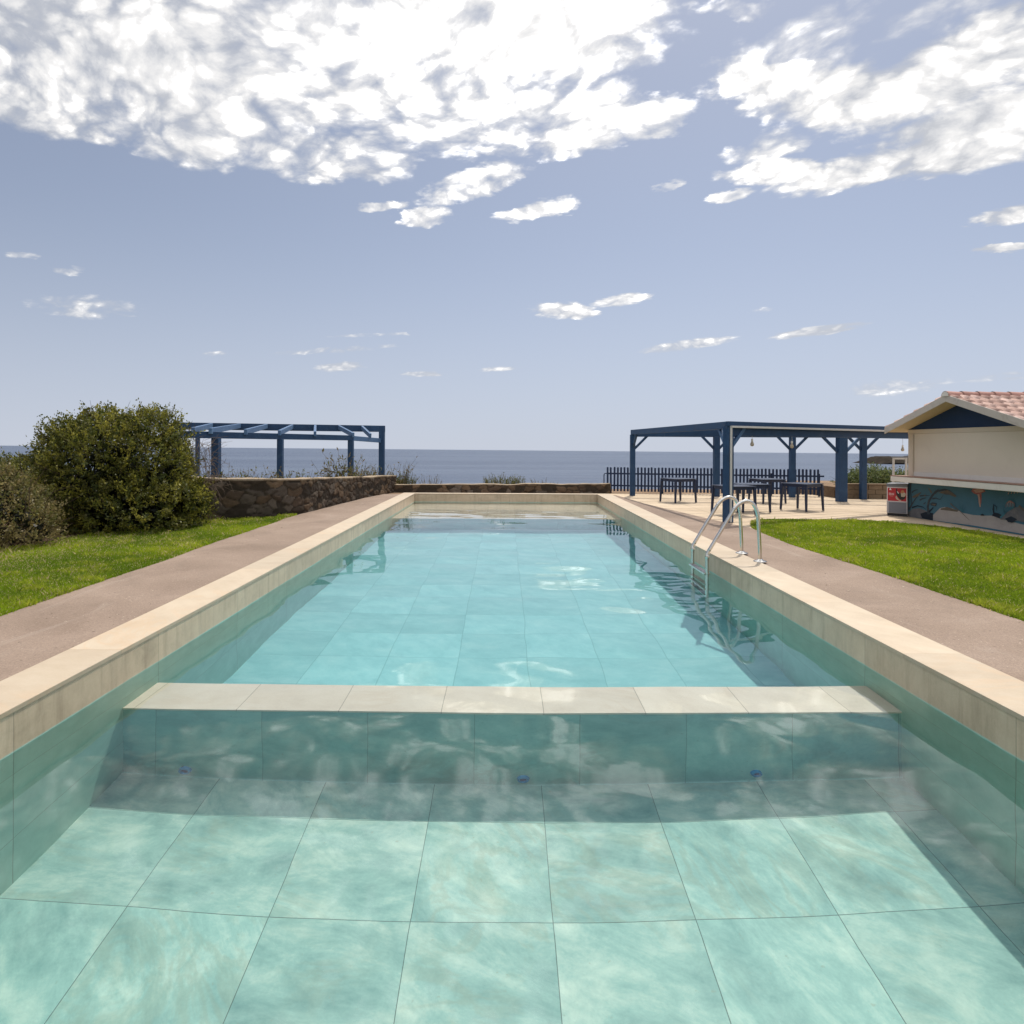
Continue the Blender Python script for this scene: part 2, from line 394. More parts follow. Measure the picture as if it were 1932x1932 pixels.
simple('mural_leaf', (0.13, 0.11, 0.085), 0.8, 0.35, 9, 0.1, 0.2, stain=(0.05, 0.07, 0.09, 1), stain_amt=0.7)
simple('mural_red', (0.28, 0.095, 0.085), 0.75, 0.35, 9, 0.1, 0.2, stain=(0.5, 0.22, 0.18, 1), stain_amt=0.7)
simple('mural_pink', (0.42, 0.26, 0.21), 0.75, 0.3, 9, 0.1, 0.2)
simple('mural_teal', (0.05, 0.15, 0.19), 0.75, 0.3, 6, 0.1, 0.2)
simple('freezer_white', (0.42, 0.40, 0.41), 0.4, 0.1, 6, 0.05, stain=(0.28, 0.25, 0.24, 1), stain_amt=0.4)
simple('freezer_grey', (0.17, 0.175, 0.20), 0.45, 0.12, 5, 0.05, stain=(0.11, 0.11, 0.12, 1), stain_amt=0.4)
simple('poster_red', (0.42, 0.022, 0.03), 0.4, 0.12, 9, 0.02)
simple('poster_dark', (0.02, 0.013, 0.012), 0.4, 0.2, 14, 0.02)
simple('poster_cream', (0.52, 0.44, 0.33), 0.4, 0.25, 22, 0.02)
simple('poster_orange', (0.50, 0.20, 0.08), 0.4, 0.25, 22, 0.02)
simple('poster_white', (0.75, 0.70, 0.68), 0.4, 0.05, 9, 0.02)
simple('black_rubber', (0.015, 0.015, 0.016), 0.6, 0.2, 9, 0.05)
simple('nozzle_blue', (0.0, 0.26, 0.52), 0.35, 0.1, 9, 0.02)
simple('nozzle_dark', (0.0, 0.08, 0.20), 0.5, 0.1, 9, 0.02)
simple('concrete', (0.34, 0.29, 0.235), 0.85, 0.15, 3, 0.3, 0.25, stain=(0.24, 0.2, 0.16, 1), stain_amt=0.5)
simple('cliff_rock', (0.04, 0.034, 0.028), 0.95, 0.6, 0.35, 0.8, 0.0)
simple('branch', (0.06, 0.042, 0.028), 0.9, 0.3, 9, 0.3, 0.2)
simple('bulb', (0.42, 0.35, 0.26), 0.2, 0.08, 9, 0.02)
simple('block_wall', (0.20, 0.145, 0.095), 0.9, 0.4, 5, 0.6, 0.2, stain=(0.10, 0.085, 0.06, 1), stain_amt=0.7)

# ------------------------------------------------------------------ pool
XL, XR, YN, YF = -2.97, 3.12, -1.2, 21.7
XLO, XRO, YFO = -3.38, 3.575, 22.06
YS0, YS1, ZST = 5.09, 5.60, -0.80
pool = tag(empty('swimming_pool', (0, 10, 0)), 'long rectangular swimming pool lined with stone tiles coloured with the aqua tint of the water and edged in beige slabs', 'swimming pool')
pool.location = (0, 0, 0)
CT = 0.035
def coping(lo, hi): MB().box(lo, hi).build('coping', 'coping_stone', pool, bevel=0.004)
coping((XLO, YN - 0.4, -CT), (XL + 0.006, YF, 0)); coping((XR - 0.006, YN - 0.4, -CT), (XRO, YF, 0))
coping((XLO, YF - 0.006 + 0.006, -CT), (XRO, YFO, -0.001)); coping((XL + 0.008, YN - 0.4, -CT), (XR - 0.008, YN, -0.001))
recv = []
def wall(lo, hi, mat): o = MB().box(lo, hi).build('pool_wall', mat, pool); recv.append(o); return o
wall((XLO + 0.01, YN - 0.39, -4.4), (XL, YFO - 0.01, -CT), 'pool_side')
wall((XR, YN - 0.39, -4.4), (XRO - 0.01, YFO - 0.01, -CT), 'pool_side')
wall((XL, YF, -4.4), (XR, YFO - 0.012, -CT), 'pool_side')
wall((XL, YN - 0.388, -4.4), (XR, YN, -CT), 'pool_side')
ZN, ZD0, ZD1, YL = -1.95, -2.13, -2.72, 17.34
o = MB().sheet([(XL, YN, ZN), (XR, YN, ZN), (XR, YS0, ZN), (XL, YS0, ZN)]).build('pool_floor', 'pool_floor_near', pool); recv.append(o)
o = MB().sheet([(XL, YS1, ZD0), (XR, YS1, ZD0), (XR, YL, ZD1), (XL, YL, ZD1)]).build('pool_floor', 'pool_floor_deep', pool); recv.append(o)
div = MB().box((XL, YS0 + 0.008, -4.3), (XR, YS1, ZST - 0.03)).build('partition_wall', 'pool_riser', pool); recv.append(div)
o = MB().box((XL, YS0, ZST - 0.03), (XR, YS1 + 0.004, ZST)).build('coping_slab', 'step_top', div, bevel=0.004); recv.append(o)
led = MB().box((XL, YL + 0.008, -4.3), (XR, YF, ZST - 0.03)).build('submerged_ledge', 'pool_riser', pool); recv.append(led)
o = MB().box((XL, YL, ZST - 0.03), (XR, YF, ZST)).build('ledge_slab', 'step_top', led, bevel=0.004); recv.append(o)
for nx, nz, s in ((-2.474, -1.85, 1.0), (0.161, -1.85, 1.0), (1.98, -1.83, 0.9)):
    b = MB(); n = 24
    prof = [(0.0, 0.012), (0.026, 0.012), (0.030, 0.028), (0.044, 0.026), (0.050, 0.006), (0.050, -0.01)]
    ring = []
    for r, h in prof:
        ring.append([Vector((nx + s * r * math.cos(2 * math.pi * k / n), YS0 + 0.008 - h, nz + s * r * math.sin(2 * math.pi * k / n))) for k in range(n)])
    for i in range(len(prof) - 1):
        base = len(b.v); b.v += ring[i] + ring[i + 1]
        for k in range(n):
            b.f.append((base + k, base + (k + 1) % n, base + n + (k + 1) % n, base + n + k)); b.m.append(1 if i == 0 else 0)
    o = b.build('inlet_nozzle', ['nozzle_blue', 'nozzle_dark'], div, smooth=True)

def water():
    nx, ny = 153, 573
    xs = np.linspace(XL, XR, nx); ys = np.linspace(YN, YF, ny); X, Y = np.meshgrid(xs, ys)
    Z = np.zeros_like(X); g = np.random.default_rng(21)
    for i in range(34):
        lam = math.exp(g.uniform(math.log(0.26), math.log(2.2))); th = g.normal(math.pi / 2, 0.75); ph = g.uniform(0, 6.28)
        k = 2 * math.pi / lam; amp = WAVE * (0.55 if lam < 0.5 else 1.0) / k
        Z += amp * np.sin(k * (X * math.cos(th) + Y * math.sin(th)) + ph + 1.2 * np.sin(0.7 * X + 0.4 * Y + i))
    Z *= (0.55 + 0.9 * fbm(X.ravel(), Y.ravel() * 0.5, 0.45, 5, 3).reshape(X.shape)) * np.clip(0.55 + (Y - 3) * 0.05, 0.55, 1.15)
    V = np.stack([X, Y, Z + WL], -1).reshape(-1, 3)
    i = np.arange((ny - 1) * (nx - 1)); r, c = i // (nx - 1), i % (nx - 1); a = r * nx + c
    return np_obj('pool_water', V, np.stack([a, a + 1, a + nx + 1, a + nx], -1), 'pool_water', smooth=True)
WAVE = 0.0026
w = structure(water()); w.cycles.is_caustics_caster = True
for o in recv: o.cycles.is_caustics_receiver = True

# ------------------------------------------------------------------ ground, sea
def ground():
    x0, x1, y0, y1 = -60, 60, -12, 25.2
    b = MB(); z = -0.05
    px0, px1, py0, py1 = XLO + 0.02, XRO - 0.02, YN - 0.38, YFO - 0.02
    b.sheet([(x0, y0, z), (px0, y0, z), (px0, y1, z), (x0, y1, z)]); b.sheet([(px1, y0, z), (x1, y0, z), (x1, y1, z), (px1, y1, z)])
    b.sheet([(px0, y0, z), (px1, y0, z), (px1, py0, z), (px0, py0, z)]); b.sheet([(px0, py1, z), (px1, py1, z), (px1, y1, z), (px0, y1, z)])
    # the cliff down to the sea
    n = 60
    for i in range(n):
        xa, xb = x0 + (x1 - x0) * i / n, x0 + (x1 - x0) * (i + 1) / n
        f = lambda x: 1.2 * math.sin(x * 0.7) + 0.7 * math.sin(x * 1.9)
        b.sheet([(xa, y1, z), (xb, y1, z), (xb, y1 + 3 + f(xb), -4), (xa, y1 + 3 + f(xa), -4)], 1)
        b.sheet([(xa, y1 + 3 + f(xa), -4), (xb, y1 + 3 + f(xb), -4), (xb, y1 + 7 + f(xb), -12), (xa, y1 + 7 + f(xa), -12)], 1)
    return structure(b.build('ground', ['soil', 'cliff_rock']))
ground()
ZSEA = -10.4
def sea():
    far = []
    for x in range(-1400, 3401, 200):
        dip = max(1.6, 8.4 + 0.0040 * (x - CX)); Y = (EYE.z - ZSEA) * F / dip
        far.append((((x - CX) / F) * Y, Y, ZSEA))
    b = MB(); n = len(far) - 1
    for i in range(n):
        a, c = far[i], far[i + 1]
        na, nc = (-500 + 1000 * i / n, 20, ZSEA), (-500 + 1000 * (i + 1) / n, 20, ZSEA)
        b.sheet([na, nc, c, a])
    return structure(b.build('sea', 'sea'))
sea()
def headland():
    g = np.random.default_rng(3); nx, ny = 60, 24; V = []
    c = at(1745, 874, 480); c.z = ZSEA
    for j in range(ny):
        for i in range(nx):
            u, v = i / (nx - 1), j / (ny - 1)
            x = c.x - 36 + 110 * u; y = c.y + 40 * v - 6 * math.sin(u * 9)
            e = min(1, u * 12) ** 0.8 * min(1, (1 - u) * 4) * math.sin(math.pi * min(1, v * 1.0 + 0.02)) ** 0.5
            V.append((x, y, ZSEA - 0.6 + e * (4.6 + 2.2 * fbm(np.array([x]), np.array([y]), 0.12, 2, 4)[0] + 1.2 * min(1, u * 1.5))))
    V = np.array(V); i = np.arange((ny - 1) * (nx - 1)); r, cc = i // (nx - 1), i % (nx - 1); a = r * nx + cc
    o = np_obj('headland', V, np.stack([a, a + 1, a + nx + 1, a + nx], -1), 'cliff_rock'); return structure(o)
headland()

def strip_edge(x, y, amp, f, seed): return amp * (fbm(np.array([x]), np.array([y]), f, seed, 3)[0] - 0.5) * 2
# paths beside the pool (wavy outer edges), patio and the apron of the kiosk
def sheet_grid(name, polyL, polyR, z, mat):
    b = MB()
    for i in range(len(polyL) - 1):
        b.sheet([(*polyL[i], z), (*polyR[i], z), (*polyR[i + 1], z), (*polyL[i + 1], z)])
    return structure(b.build(name, mat))
ys = [YN - 0.4 + k * 0.12 for k in range(int((22.3 - YN) / 0.12))]
def left_edge(y):
    e = np.interp(y, [-2, 6, 14.4, 15.2, 20, 22.5], [-4.66, -4.70, -4.80, -4.74, -4.26, -3.8])
    return float(e) + strip_edge(e, y, 0.05, 0.9, 11) + strip_edge(e, y, 0.018, 5, 12)
def right_edge(y):
    e = np.interp(y, [-2, 6, 8.7, 11, 12.5, 13.2, 14.5], [4.88, 4.87, 4.87, 4.79, 4.92, 4.98, 5.0])
    return float(e) + (strip_edge(e, y, 0.035, 0.9, 13) + strip_edge(e, y, 0.018, 5, 14) if y < 12.5 else 0)
sheet_grid('path', [(left_edge(y), y) for y in ys], [(XLO + 0.012, y) for y in ys], -0.022, 'path')
ys2 = [y for y in ys if y < 21.9]
def right_path_edge(y): return right_edge(y) if y < 13 else float(np.interp(y, [13, 14.0, 18.5, 22], [right_edge(12.99), 4.75, 4.0, 3.7]))
sheet_grid('path', [(XRO - 0.012, y) for y in ys2], [(right_path_edge(y), y) for y in ys2], -0.022, 'path')
pat = [(3.57, 22.5), (3.57, 12.0), (9.32, 12.0), (9.32, -2), (30, -2), (30, 22.5)]
structure(MB().sheet([(*p, -0.034) for p in pat]).build('patio', 'patio'))

LAWN_R = [(right_edge(y), y) for y in ys if y < 12.45] + [(5.02, 13.2), (5.35, 14.1), (5.8, 14.62), (6.4, 14.68), (7.1, 14.55), (7.9, 14.5), (8.5, 14.18), (8.9, 13.6), (9.15, 12.8), (9.3, 11.5), (9.33, -1.5)]
LAWN_L = [(left_edge(y), y) for y in ys if y < 15.2] + [(-5.5, 14.9), (-6.3, 14.0), (-6.8, 12.9), (-7.3, 12.3), (-7.5, 11.2), (-7.5, 10.1), (-8.2, 9.5), (-9.6, 9.1), (-11, 8.9), (-13, 8.8), (-13, -1.5)]
structure(MB().sheet([(*p, -0.026) for p in LAWN_R]).build('lawn', 'turf'))
structure(MB().sheet([(*p, -0.030) for p in LAWN_L]).build('lawn', 'turf'))

def grass(name, poly, n, seed, label, thin=None):
    g = np.random.default_rng(seed); P = np.array(poly); lo, hi = P.min(0), P.max(0)
    xs, ys_ = [], []
    tot = 0
    while tot < n:
        x = g.uniform(lo[0], hi[0], 400000); y = g.uniform(max(lo[1], 1.6), hi[1], 400000)
        k = poly_contains(poly, x + g.normal(0, 0.012, len(x)), y) & (np.abs(x) < y * 0.9 + 2.6)
        d = np.hypot(x, y); k &= g.random(len(x)) < np.clip((7.0 / d) ** 1.5, 0, 1)
        if thin is not None: k &= g.random(len(x)) < thin(x, y)
        xs.append(x[k]); ys_.append(y[k]); tot += k.sum()
    x = np.concatenate(xs)[:n]; y = np.concatenate(ys_)[:n]; d = np.hypot(x, y)
    patch = fbm(x, y, 0.8, seed, 4); p2 = fbm(x, y, 4.0, seed + 9, 3)
    tall = 1 + 0.9 * (p2 > 0.6) * g.random(n) + 1.3 * (g.random(n) < 0.003)
    h = g.uniform(0.018, 0.040, n) * tall * (0.75 + 0.6 * patch); wd = g.uniform(0.0035, 0.0065, n) * np.clip(d / 7, 0.8, 2.2)
    a = g.uniform(0, 2 * np.pi, n); lean = g.uniform(0.1, 0.9, n) * h; la = g.uniform(0, 2 * np.pi, n)
    bx, by = np.cos(a) * wd, np.sin(a) * wd; z0 = np.full(n, -0.03)
    V = np.stack([np.stack([x - bx, y - by, z0], -1), np.stack([x + bx, y + by, z0], -1),
                  np.stack([x + np.cos(la) * lean * 0.35 + bx * 0.7, y + np.sin(la) * lean * 0.35 + by * 0.7, z0 + h * 0.6], -1),
                  np.stack([x + np.cos(la) * lean, y + np.sin(la) * lean, z0 + h], -1)], 1).reshape(-1, 3)
    i = np.arange(n) * 4; Fc = np.concatenate([np.stack([i, i + 1, i + 2], -1), np.stack([i, i + 2, i + 3], -1)])
    cg = np.array([[0.29, 0.385, 0.017]]); cy = np.array([[0.49, 0.49, 0.06]]); cd = np.array([[0.14, 0.22, 0.012]]); cs = np.array([[0.60, 0.50, 0.25]])
    t = np.clip((patch - 0.35) * 2.6 + g.normal(0, 0.18, n), 0, 1)[:, None]
    c = cd * (1 - t) + cg * t
    t2 = np.clip((p2 - 0.5) * 3 + g.normal(0, 0.2, n), 0, 1)[:, None] * 0.6; c = c * (1 - t2) + cy * t2
    dry = (g.random(n) < 0.05 + 0.6 * np.clip(fbm(x, y, 1.1, seed + 40, 3) - 0.58, 0, 1))[:, None]
    if name == 'grass' and seed == 31: dry |= (g.random(n) < np.clip((-x - 5.3) * 0.14, 0.04, 0.5))[:, None]
    c = np.where(dry, cs * g.uniform(0.6, 1.1, (n, 1)), c) * g.uniform(0.75, 1.25, (n, 1))
    o = np_obj(name, V, Fc, 'blade', cols=np.repeat(c, 4, 0)); o['kind'] = 'stuff'; o['label'] = label; o['category'] = 'grass'
    return o
grass('grass', LAWN_R, 330000, 30, 'mown bright green grass between pool path and kiosk')
grass('grass', LAWN_L, 210000, 31, 'patchy green grass with dry spots below the bushes',
      lambda x, y: np.clip(1.25 - 0.35 * np.clip(-x - 6, 0, 9) * fbm(x, y, 1.3, 77, 3) * 1.3, 0.12, 1))

# ------------------------------------------------------------------ rubble walls
def voronoi(s, z, cw, ch, seed):
    g = np.random.default_rng(seed); N = 256; jx, jz, rc = g.random((N, N)), g.random((N, N)), g.random((N, N))
    i0, j0 = np.floor(s / cw).astype(int), np.floor(z / ch).astype(int)
    d1 = np.full(s.shape, 9.0); d2 = d1.copy(); cid = np.zeros(s.shape)
    for di in (-2, -1, 0, 1, 2):
        for dj in (-2, -1, 0, 1, 2):
            i, j = i0 + di, j0 + dj; px = (i + 0.1 + 0.8 * jx[i % N, j % N] + 0.5 * (j % 2)) * cw; pz = (j + 0.15 + 0.7 * jz[i % N, j % N]) * ch
            d = np.hypot((s - px) / cw, (z - pz) / ch * 0.9); cidn = rc[i % N, j % N]
            near = d < d1; d2 = np.where(near, d1, np.minimum(d2, d)); cid = np.where(near, cidn, cid); d1 = np.where(near, d, d1)
    return d1, d2, cid
def rubble_wall(name, base, tops, thick, label, seed, z0=-0.3, step=0.028, cell=(0.34, 0.2), cap=0.05, dark=1.0):
    base = np.array(base, float); seg = np.hypot(*np.diff(base, axis=0).T); L = np.concatenate([[0], np.cumsum(seg)])
    ns = int(L[-1] / step) + 1; s = np.linspace(0, L[-1], ns)
    cx, cy = np.interp(s, L, base[:, 0]), np.interp(s, L, base[:, 1])
    k = 9; pad = lambda a: np.convolve(np.pad(a, k, mode='edge'), np.ones(2 * k + 1) / (2 * k + 1), 'valid')
    cx, cy = pad(cx), pad(cy); tx, ty = np.gradient(cx), np.gradient(cy); l = np.hypot(tx, ty); nx_, ny_ = ty / l, -tx / l   # towards the pool
    top = np.interp(s, L, tops) + 0.05 * (fbm(s, s * 0, 1.6, seed, 3) - 0.5)
    nz = int((max(tops) - z0) / step) + 1
    V, Cc = [], []
    Sg, Tg = np.meshgrid(s, np.linspace(0, 1, nz)); Zg = z0 + (top[None, :] - z0) * Tg
    wx = 0.26 * (fbm(Sg.ravel(), Zg.ravel(), 3.0, seed + 1, 3).reshape(Sg.shape) - 0.5); wz = 0.20 * (fbm(Sg.ravel(), Zg.ravel(), 3.0, seed + 2, 3).reshape(Sg.shape) - 0.5)
    d1, d2, cid = voronoi(Sg + wx + 20, Zg + wz + 20, *cell, seed)
    e = np.clip((d2 - d1) / 0.16, 0, 1); stone = e * e * (3 - 2 * e)
    present = (cid > 0.24)
    rough = fbm(Sg.ravel(), Zg.ravel(), 14, seed + 3, 3).reshape(Sg.shape) - 0.5
    D = np.where(present, stone * (0.014 + 0.024 * ((cid * 7.3) % 1)), 0.010) + 0.030 * rough
    capm = np.clip((Zg - (top[None, :] - cap)) / 0.02, 0, 1); D = D * (1 - capm) + 0.03 * capm + 0.01 * rough
    PX, PY = cx[None, :] + nx_[None, :] * D, cy[None, :] + ny_[None, :] * D
    pal = np.array([[0.20, 0.135, 0.085], [0.15, 0.105, 0.072], [0.25, 0.17, 0.105], [0.115, 0.085, 0.06], [0.19, 0.15, 0.115]]) * dark
    pc = pal[(cid * 97).astype(int) % 5] * (0.7 + 0.6 * ((cid * 13.7) % 1))[..., None]
    mort = np.array([0.075, 0.057, 0.040]) * dark
    a = (stone * present)[..., None]; C = pc * a + mort * (1 - a); C = C * (1 - capm[..., None]) + np.array([0.30, 0.235, 0.165]) * capm[..., None]
    V.append(np.stack([PX, PY, Zg], -1).reshape(-1, 3)); Cc.append(C.reshape(-1, 3))
    i = np.arange((nz - 1) * (ns - 1)); r, c = i // (ns - 1), i % (ns - 1); q = r * ns + c
    Fs = [np.stack([q, q + 1, q + ns + 1, q + ns], -1)]
    # top and back
    rows = 6; T = np.linspace(0, 1, rows)
    off = nz * ns
    topcol = np.array([0.34, 0.265, 0.185])
    for t in T[1:]:
        bump = 0.02 * (fbm(s * 1.0, s * 0 + t * 5, 5, seed + 8, 3) - 0.5)
        V.append(np.stack([cx - nx_ * (thick * t - 0.03 * (1 - t)), cy - ny_ * (thick * t - 0.03 * (1 - t)), top + bump], -1)); Cc.append(np.tile(topcol, (ns, 1)) * (0.8 + 0.4 * fbm(s, s * 0 + t * 9, 6, seed + 5, 3))[:, None])
    V.append(np.stack([cx - nx_ * thick, cy - ny_ * thick, np.full(ns, z0)], -1)); Cc.append(np.tile(mort * 2, (ns, 1)))
    j = np.arange(ns - 1); rowstart = [(nz - 1) * ns] + [off + m * ns for m in range(rows)]
    for a0, b0 in zip(rowstart[:-1], rowstart[1:]): Fs.append(np.stack([a0 + j, a0 + j + 1, b0 + j + 1, b0 + j], -1))
    bot = off + (rows - 1) * ns
    # ends
    for col in (0, ns - 1):
        ring = [rr * ns + col for rr in range(nz)]
        tb = off + (rows - 2) * ns + col
        for rr in range(nz - 1):
            pass
        base_i = sum(len(v) for v in V)
        Tn = np.linspace(0, 1, nz); Zc = z0 + (top[col] - z0) * Tn
        dep = np.linspace(0, 1, 12); DD, ZZ = np.meshgrid(dep, Zc)
        d1e, d2e, ce = voronoi(DD * thick + 5.0 + col, ZZ + 20, *cell, seed + 4); ee = np.clip((d2e - d1e) / 0.22, 0, 1)
        sg = -1 if col == 0 else 1; ox = sg * (0.04 * ee) * (1 - (DD - 0.5) ** 2 * 3.9); txn, tyn = tx[col] / l[col], ty[col] / l[col]
        ex = cx[col] - nx_[col] * thick * DD + txn * ox + nx_[col] * 0.03 * (1 - DD); ey = cy[col] - ny_[col] * thick * DD + tyn * ox + ny_[col] * 0.03 * (1 - DD)
        V.append(np.stack([ex, ey, ZZ], -1).reshape(-1, 3)); Cc.append((pal[(ce * 97).astype(int) % 5] * ee[..., None] + mort * (1 - ee[..., None])).reshape(-1, 3))
        i = np.arange((nz - 1) * 11); r, c = i // 11, i % 11; q = base_i + r * 12 + c
        f = np.stack([q, q + 12, q + 13, q + 1], -1); Fs.append(f if col == 0 else f[:, ::-1])
    o = np_obj(name, np.concatenate(V), np.concatenate(Fs), 'rubble', cols=np.concatenate(Cc))
    return tag(o, label, 'wall')
rubble_wall('stone_wall', [(-9.5, 13.2), (-6.4, 13.75), (-5.2, 14.6), (-4.75, 15.6), (-4.34, 20.0), (-3.8, 23.0)], [0.92, 0.88, 0.84, 0.8, 0.62, 0.54], 0.4,
            'rough brown rubble stone wall curving behind the big bush to the far end of the pool', 4, dark=0.48, cell=(0.36, 0.155))  # dark lowers the stone colours to paint in the wall's shade
rubble_wall('stone_wall', [(-4.2, 22.75), (0, 22.62), (3.74, 22.5)], [0.235, 0.26, 0.30], 0.38,
            'low dark rubble wall running straight behind the far end of the pool', 9, cell=(0.3, 0.17), cap=0.03, dark=0.75)
# raised bed behind the curved wall
terr = [(-60, 14.2), (-9.4, 13.5), (-6.6, 14.05), (-5.6, 14.8), (-5.1, 15.8), (-4.7, 20.1), (-4.15, 23.1), (-3.9, 25.3), (-60, 25.3)]
def prism_z(b, pts, z0, z1, mi=0): return b.prism([(x, y, z0) for x, y in pts], (0, 0, z1 - z0), mi)
structure(prism_z(MB(), terr, -0.2, 0.25).build('terrace', 'soil'))

# ------------------------------------------------------------------ foliage
def leaves_mesh(pos, axis, length, width, g, fold=0.25):
    n = len(pos); axis = axis / np.linalg.norm(axis, axis=1, keepdims=True)
    r = g.normal(size=(n, 3)); side = np.cross(axis, r); side /= np.linalg.norm(side, axis=1, keepdims=True)
    nrm = np.cross(axis, side); l, w_ = length[:, None], width[:, None]
    p0 = pos; p1 = pos + axis * l * 0.5 + side * w_ * 0.5 + nrm * w_ * fold; p2 = pos + axis * l; p3 = pos + axis * l * 0.5 - side * w_ * 0.5 + nrm * w_ * fold
    V = np.stack([p0, p1, p2, p3], 1).reshape(-1, 3); i = np.arange(n) * 4
    return V, np.stack([i, i + 1, i + 2, i + 3], -1)
def lump(d, seed):
    g = np.random.default_rng(seed); s = np.zeros(len(d))
    for k in range(14):
        a = g.normal(size=3); a /= np.linalg.norm(a); s += np.sin(d @ a * g.uniform(4, 13) + g.uniform(0, 6)) / 14 ** 0.5
    return s
def bush(name, lobes, n_sprig, per, leaf, cols, label, seed, loc, group=None, cat='bush', zmin=0.0, twigs=0, inner=5000, upb=0.5, lumpiness=0.10, up_cut=-0.75, twig_len=(0.15, 0.4)):
    g = np.random.default_rng(seed); L = np.array([l[0] for l in lobes], float); Rr = np.array([l[1] for l in lobes], float)
    w_ = (Rr[:, 0] * Rr[:, 1] + Rr[:, 0] * Rr[:, 2] + Rr[:, 1] * Rr[:, 2]); w_ /= w_.sum()
    root = tag(empty(name, loc), label, cat, group); loc = np.array(loc)
    def sample(n, rmin, rmax):
        out, nr = [], []
        tot = 0
        while tot < n:
            k = g.choice(len(lobes), n * 2, p=w_); d = g.normal(size=(n * 2, 3)); d /= np.linalg.norm(d, axis=1, keepdims=True)
            rad = g.uniform(rmin, rmax, n * 2) ** 0.6 * (1 + lumpiness * lump(d * 1.0 + k[:, None] * 3.1, seed))
            p = L[k] + d * Rr[k] * rad[:, None]; keep = (p[:, 2] > zmin) & (d[:, 2] > up_cut)
            for q in range(len(lobes)):
                ins = (((p - L[q]) / Rr[q]) ** 2).sum(1) < 0.72; keep &= ~(ins & (k != q))
            nn = d / Rr[k]; nn /= np.linalg.norm(nn, axis=1, keepdims=True)
            out.append(p[keep]); nr.append(nn[keep]); tot += keep.sum()
        return np.concatenate(out)[:n], np.concatenate(nr)[:n]
    sp, sn = sample(n_sprig, 0.60, 1.02); n_out = n_sprig // 14; so_, sno = sample(n_out, 1.0, 1.22); sp[:n_out] = so_; sn[:n_out] = sno
    ax = sn * 0.9 + np.array([0, 0, upb]) + g.normal(0, 0.35, (n_sprig, 3)); ax /= np.linalg.norm(ax, axis=1, keepdims=True)
    ln = g.uniform(1.5, 3.6, n_sprig) * leaf * 1.6
    t = g.random((n_sprig, per)); P = sp[:, None] + ax[:, None] * (ln[:, None] * t)[..., None] + g.normal(0, leaf * 0.35, (n_sprig, per, 3))
    A = ax[:, None] * 0.6 + g.normal(0, 0.6, (n_sprig, per, 3)) + np.array([0, 0, 0.1])
    n = n_sprig * per; P, A = P.reshape(-1, 3), A.reshape(-1, 3)
    lg = leaf * g.uniform(0.6, 1.25, n)
    V, Fc = leaves_mesh(P, A, lg, lg * g.uniform(0.4, 0.6, n), g)
    ci = g.random(n_sprig); pal = np.array(cols); base = pal[(ci * len(pal)).astype(int)]
    c = np.repeat(base, per, 0) * g.uniform(0.7, 1.3, (n, 1)); hl = g.random(n) < 0.06; c[hl] = c[hl] * 1.3 + np.array([0.04, 0.035, 0.012])
    np_obj('foliage', V - 0, Fc, 'leaf', root, np.repeat(c, 4, 0))
    # inner branches and inner leaves coloured near black, the bush's inner shade painted in
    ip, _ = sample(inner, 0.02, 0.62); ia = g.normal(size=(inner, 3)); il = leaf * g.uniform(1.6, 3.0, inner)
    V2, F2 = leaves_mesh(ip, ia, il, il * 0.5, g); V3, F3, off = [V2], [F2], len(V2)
    b = MB()
    for k in range(26):
        p, nn = sample(1, 0.5, 0.95); p = p[0]; st = np.array([L[:, 0].mean() + g.normal(0, 0.25), L[:, 1].mean() + g.normal(0, 0.2), -0.03 - loc[2] * 0])
        mid = (st + p) / 2 + g.normal(0, 0.12, 3); b.tube([st, mid, p], [0.03, 0.018, 0.006], 5)
    for k in range(twigs):
        p, nn = sample(1, 0.9, 1.02); p = p[0]; d = nn[0] * 0.7 + np.array([0, 0, 0.6]) + g.normal(0, 0.4, 3); d /= np.linalg.norm(d); q = p + d * g.uniform(*twig_len)
        b.tube([p - d * 0.15, (p + q) / 2 + g.normal(0, 0.02, 3), q], [0.006, 0.005, 0.002], 4)
    b.build('branch', 'branch', root)
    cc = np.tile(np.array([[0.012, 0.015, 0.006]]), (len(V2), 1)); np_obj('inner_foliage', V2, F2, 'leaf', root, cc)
    return root
OL = [(0.07, 0.08, 0.014), (0.135, 0.14, 0.022), (0.21, 0.20, 0.030), (0.06, 0.075, 0.016), (0.12, 0.115, 0.026), (0.27, 0.245, 0.042)]
def lobe(px, py, Y, rx, ry, rz, base):
    p = at(px, py, Y); return ((p.x - base[0], p.y - base[1], p.z - base[2]), (rx, ry, rz))
b0 = (-6.9, 12.9, -0.05)
bush('big_bush', [lobe(225, 905, 12.9, 1.18, 1.15, 1.18, b0), lobe(285, 845, 13.1, 0.52, 0.7, 0.66, b0), lobe(150, 895, 12.9, 0.66, 0.8, 0.80, b0),
                  lobe(240, 965, 12.5, 1.25, 1.0, 0.62, b0), lobe(308, 910, 12.8, 0.42, 0.7, 0.85, b0), lobe(350, 955, 12.9, 0.36, 0.5, 0.42, b0),
                  lobe(200, 825, 13.1, 0.6, 0.6, 0.46, b0), lobe(95, 960, 12.7, 0.55, 0.7, 0.5, b0), lobe(128, 838, 13.0, 0.40, 0.5, 0.42, b0), lobe(280, 812, 13.1, 0.36, 0.5, 0.32, b0)],
     3500, 19, 0.056, OL, 'big rounded olive green bush standing taller than the blue pergola beside it', 41, b0, twigs=170, inner=8000, lumpiness=0.13)
b1 = (-8.3, 10.6, -0.05)
OLD = [(0.13, 0.13, 0.035), (0.16, 0.135, 0.045), (0.21, 0.175, 0.07), (0.12, 0.12, 0.035), (0.28, 0.225, 0.10), (0.18, 0.135, 0.05)]
